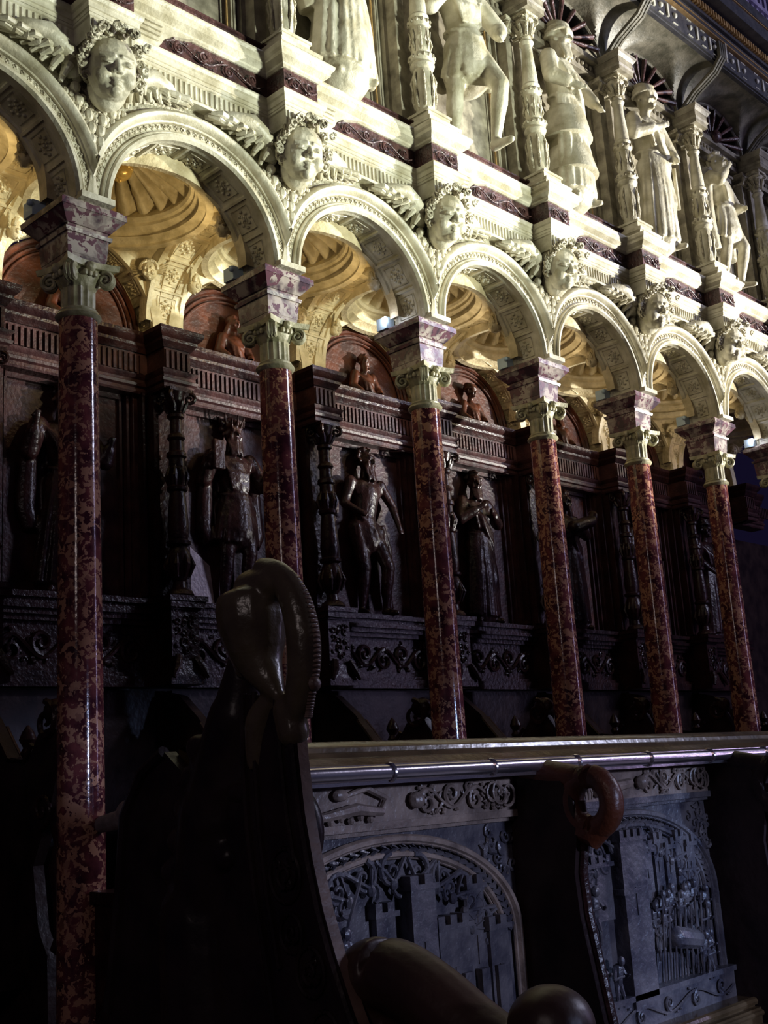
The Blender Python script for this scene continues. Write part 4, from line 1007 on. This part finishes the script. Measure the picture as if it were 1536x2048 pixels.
# beast body crouching behind the scroll head
bb = thing('carved_beast', 'nearly black carved beast crouching behind the scroll of the bench end', 'carving', (-.78, -1.75, -2.9))
mb = MB()
mb.cap((-.80, -1.84, -1.98), (-.80, -1.80, -2.12), .030, .055, 14); mb.cap((-.80, -1.80, -2.12), (-.78, -1.72, -2.30), .060, .085, 16); mb.cap((-.78, -1.72, -2.30), (-.76, -1.66, -2.55), .09, .10, 16)
mb.cap((-.80, -1.84, -1.97), (-.80, -1.86, -2.02), .02, .02, 10); mb.cap((-.79, -1.70, -2.2), (-.78, -1.58, -2.24), .03, .02, 10); mb.cap((-.78, -1.74, -2.4), (-.78, -1.86, -2.55), .05, .04, 12); mb.cap((-.78, -1.66, -2.5), (-.78, -1.68, -2.88), .10, .11, 14)
for i in range(9): mb.ell((-.82, -1.70+.02*i*(-1)**i*.6, -2.17-.03*i), (.03, .03, .03), 8, 6)
me = remesh(MB().add([(a+.78, b+1.75, c+2.9) for a, b, c in mb.v], mb.f), .008, 3); mesh_obj('body', me, WBK, bb)
mb = MB(); mb.box(-.95, -.70, -1.86, -1.45, -3.34, -2.86); mb.box(-.97, -.68, -1.88, -1.43, -2.89, -2.86); build('pedestal', mb, WBK, bb)
# end wall of the lower stalls, left of the bench end
sw = thing('stall_end_wall', 'plain black side wall of the lower stalls beside the passage, left foreground', 'partition', (-.8, -1.55, -3.8))
mb = MB(); plate(mb, [(-1.30, -3.8), (-1.33, -2.70), (-1.38, -2.45), (-1.40, -2.30), (-1.47, -2.21), (-1.55, -2.17), (-1.62, -2.22), (-1.70, -2.2), (-1.80, -2.35), (-1.80, -3.8)], -.80, -.77)
build('board', mb, WBK, sw)
mb = MB(); mb.tube([(-.80, a, b) for a, b in ((-1.33, -2.70), (-1.38, -2.45), (-1.40, -2.30), (-1.47, -2.21), (-1.55, -2.17))], .014, 8); build('bead', mb, WBK, sw)
# worn arm pad beside the nearest column
wp = thing('worn_arm_end', 'small worn greyish arm end just right of the nearest marble column', 'arm end', (.03, -.12, -2.5))
mb = MB(); mb.ell((.03, -.14, -2.335), (.035, .055, .055), 14, 10); mb.tube([(.03, -.16, -2.36), (.03, -.19, -2.42), (.03, -.175, -2.50), (.03, -.13, -2.62)], [.04, .032, .02, .012], 10); mb.cap((.03, -.14, -2.34), (.03, .02, -2.36), .035, .03, 10)
me = remesh(MB().add([(a-.03, b+.12, c+2.5) for a, b, c in mb.v], mb.f), .006, 2); mesh_obj('pad', me, WORN, wp)
mb = MB(); mb.box(.0, .06, -.14, .02, -3.34, -2.6); mb.box(-.02, .08, -.17, .02, -2.62, -2.58); build('bracket', mb, WAL, wp)
# curved armrest of the bench end, and the knob of the next one
ar = thing('armrest', 'smooth rounded brown armrest sweeping down at the bottom centre foreground', 'armrest', (-.80, -2.25, -2.9))
pth = smoothpath([(-2.05, -2.62), (-2.12, -2.555), (-2.19, -2.545), (-2.27, -2.575), (-2.36, -2.625), (-2.46, -2.67)], 5)
mb = MB(); mb.tube([(-.80, a, b-.02) for a, b in pth], [.038+.022*min(1, i/6) for i in range(len(pth))], 16)
mb.cap((-.80, -2.13, -2.62), (-.80, -2.11, -2.85), .045, .04, 14); mb.cap((-.80, -2.46, -2.69), (-.80, -2.46, -2.9), .045, .05, 14)
mb.ell((-.80, -2.505, -2.612), (.066, .066, .058), 18, 12)
mb.ell((-.80, -2.30, -2.70), (.035, .2, .11), 14, 10)
ARM = mat('waxed_brown_oak', (.035, .016, .010), (.065, .030, .018), .42, 7, .15, 30)
me = remesh(MB().add([(a+.80, b+2.25, c+2.9) for a, b, c in mb.v], mb.f), .006, 3); mesh_obj('arm', me, ARM, ar); ar.location.z -= .004
mb = MB(); mb.box(-.84, -.76, -2.5, -2.05, -3.8, -2.82); build('support', mb, WBK, ar)
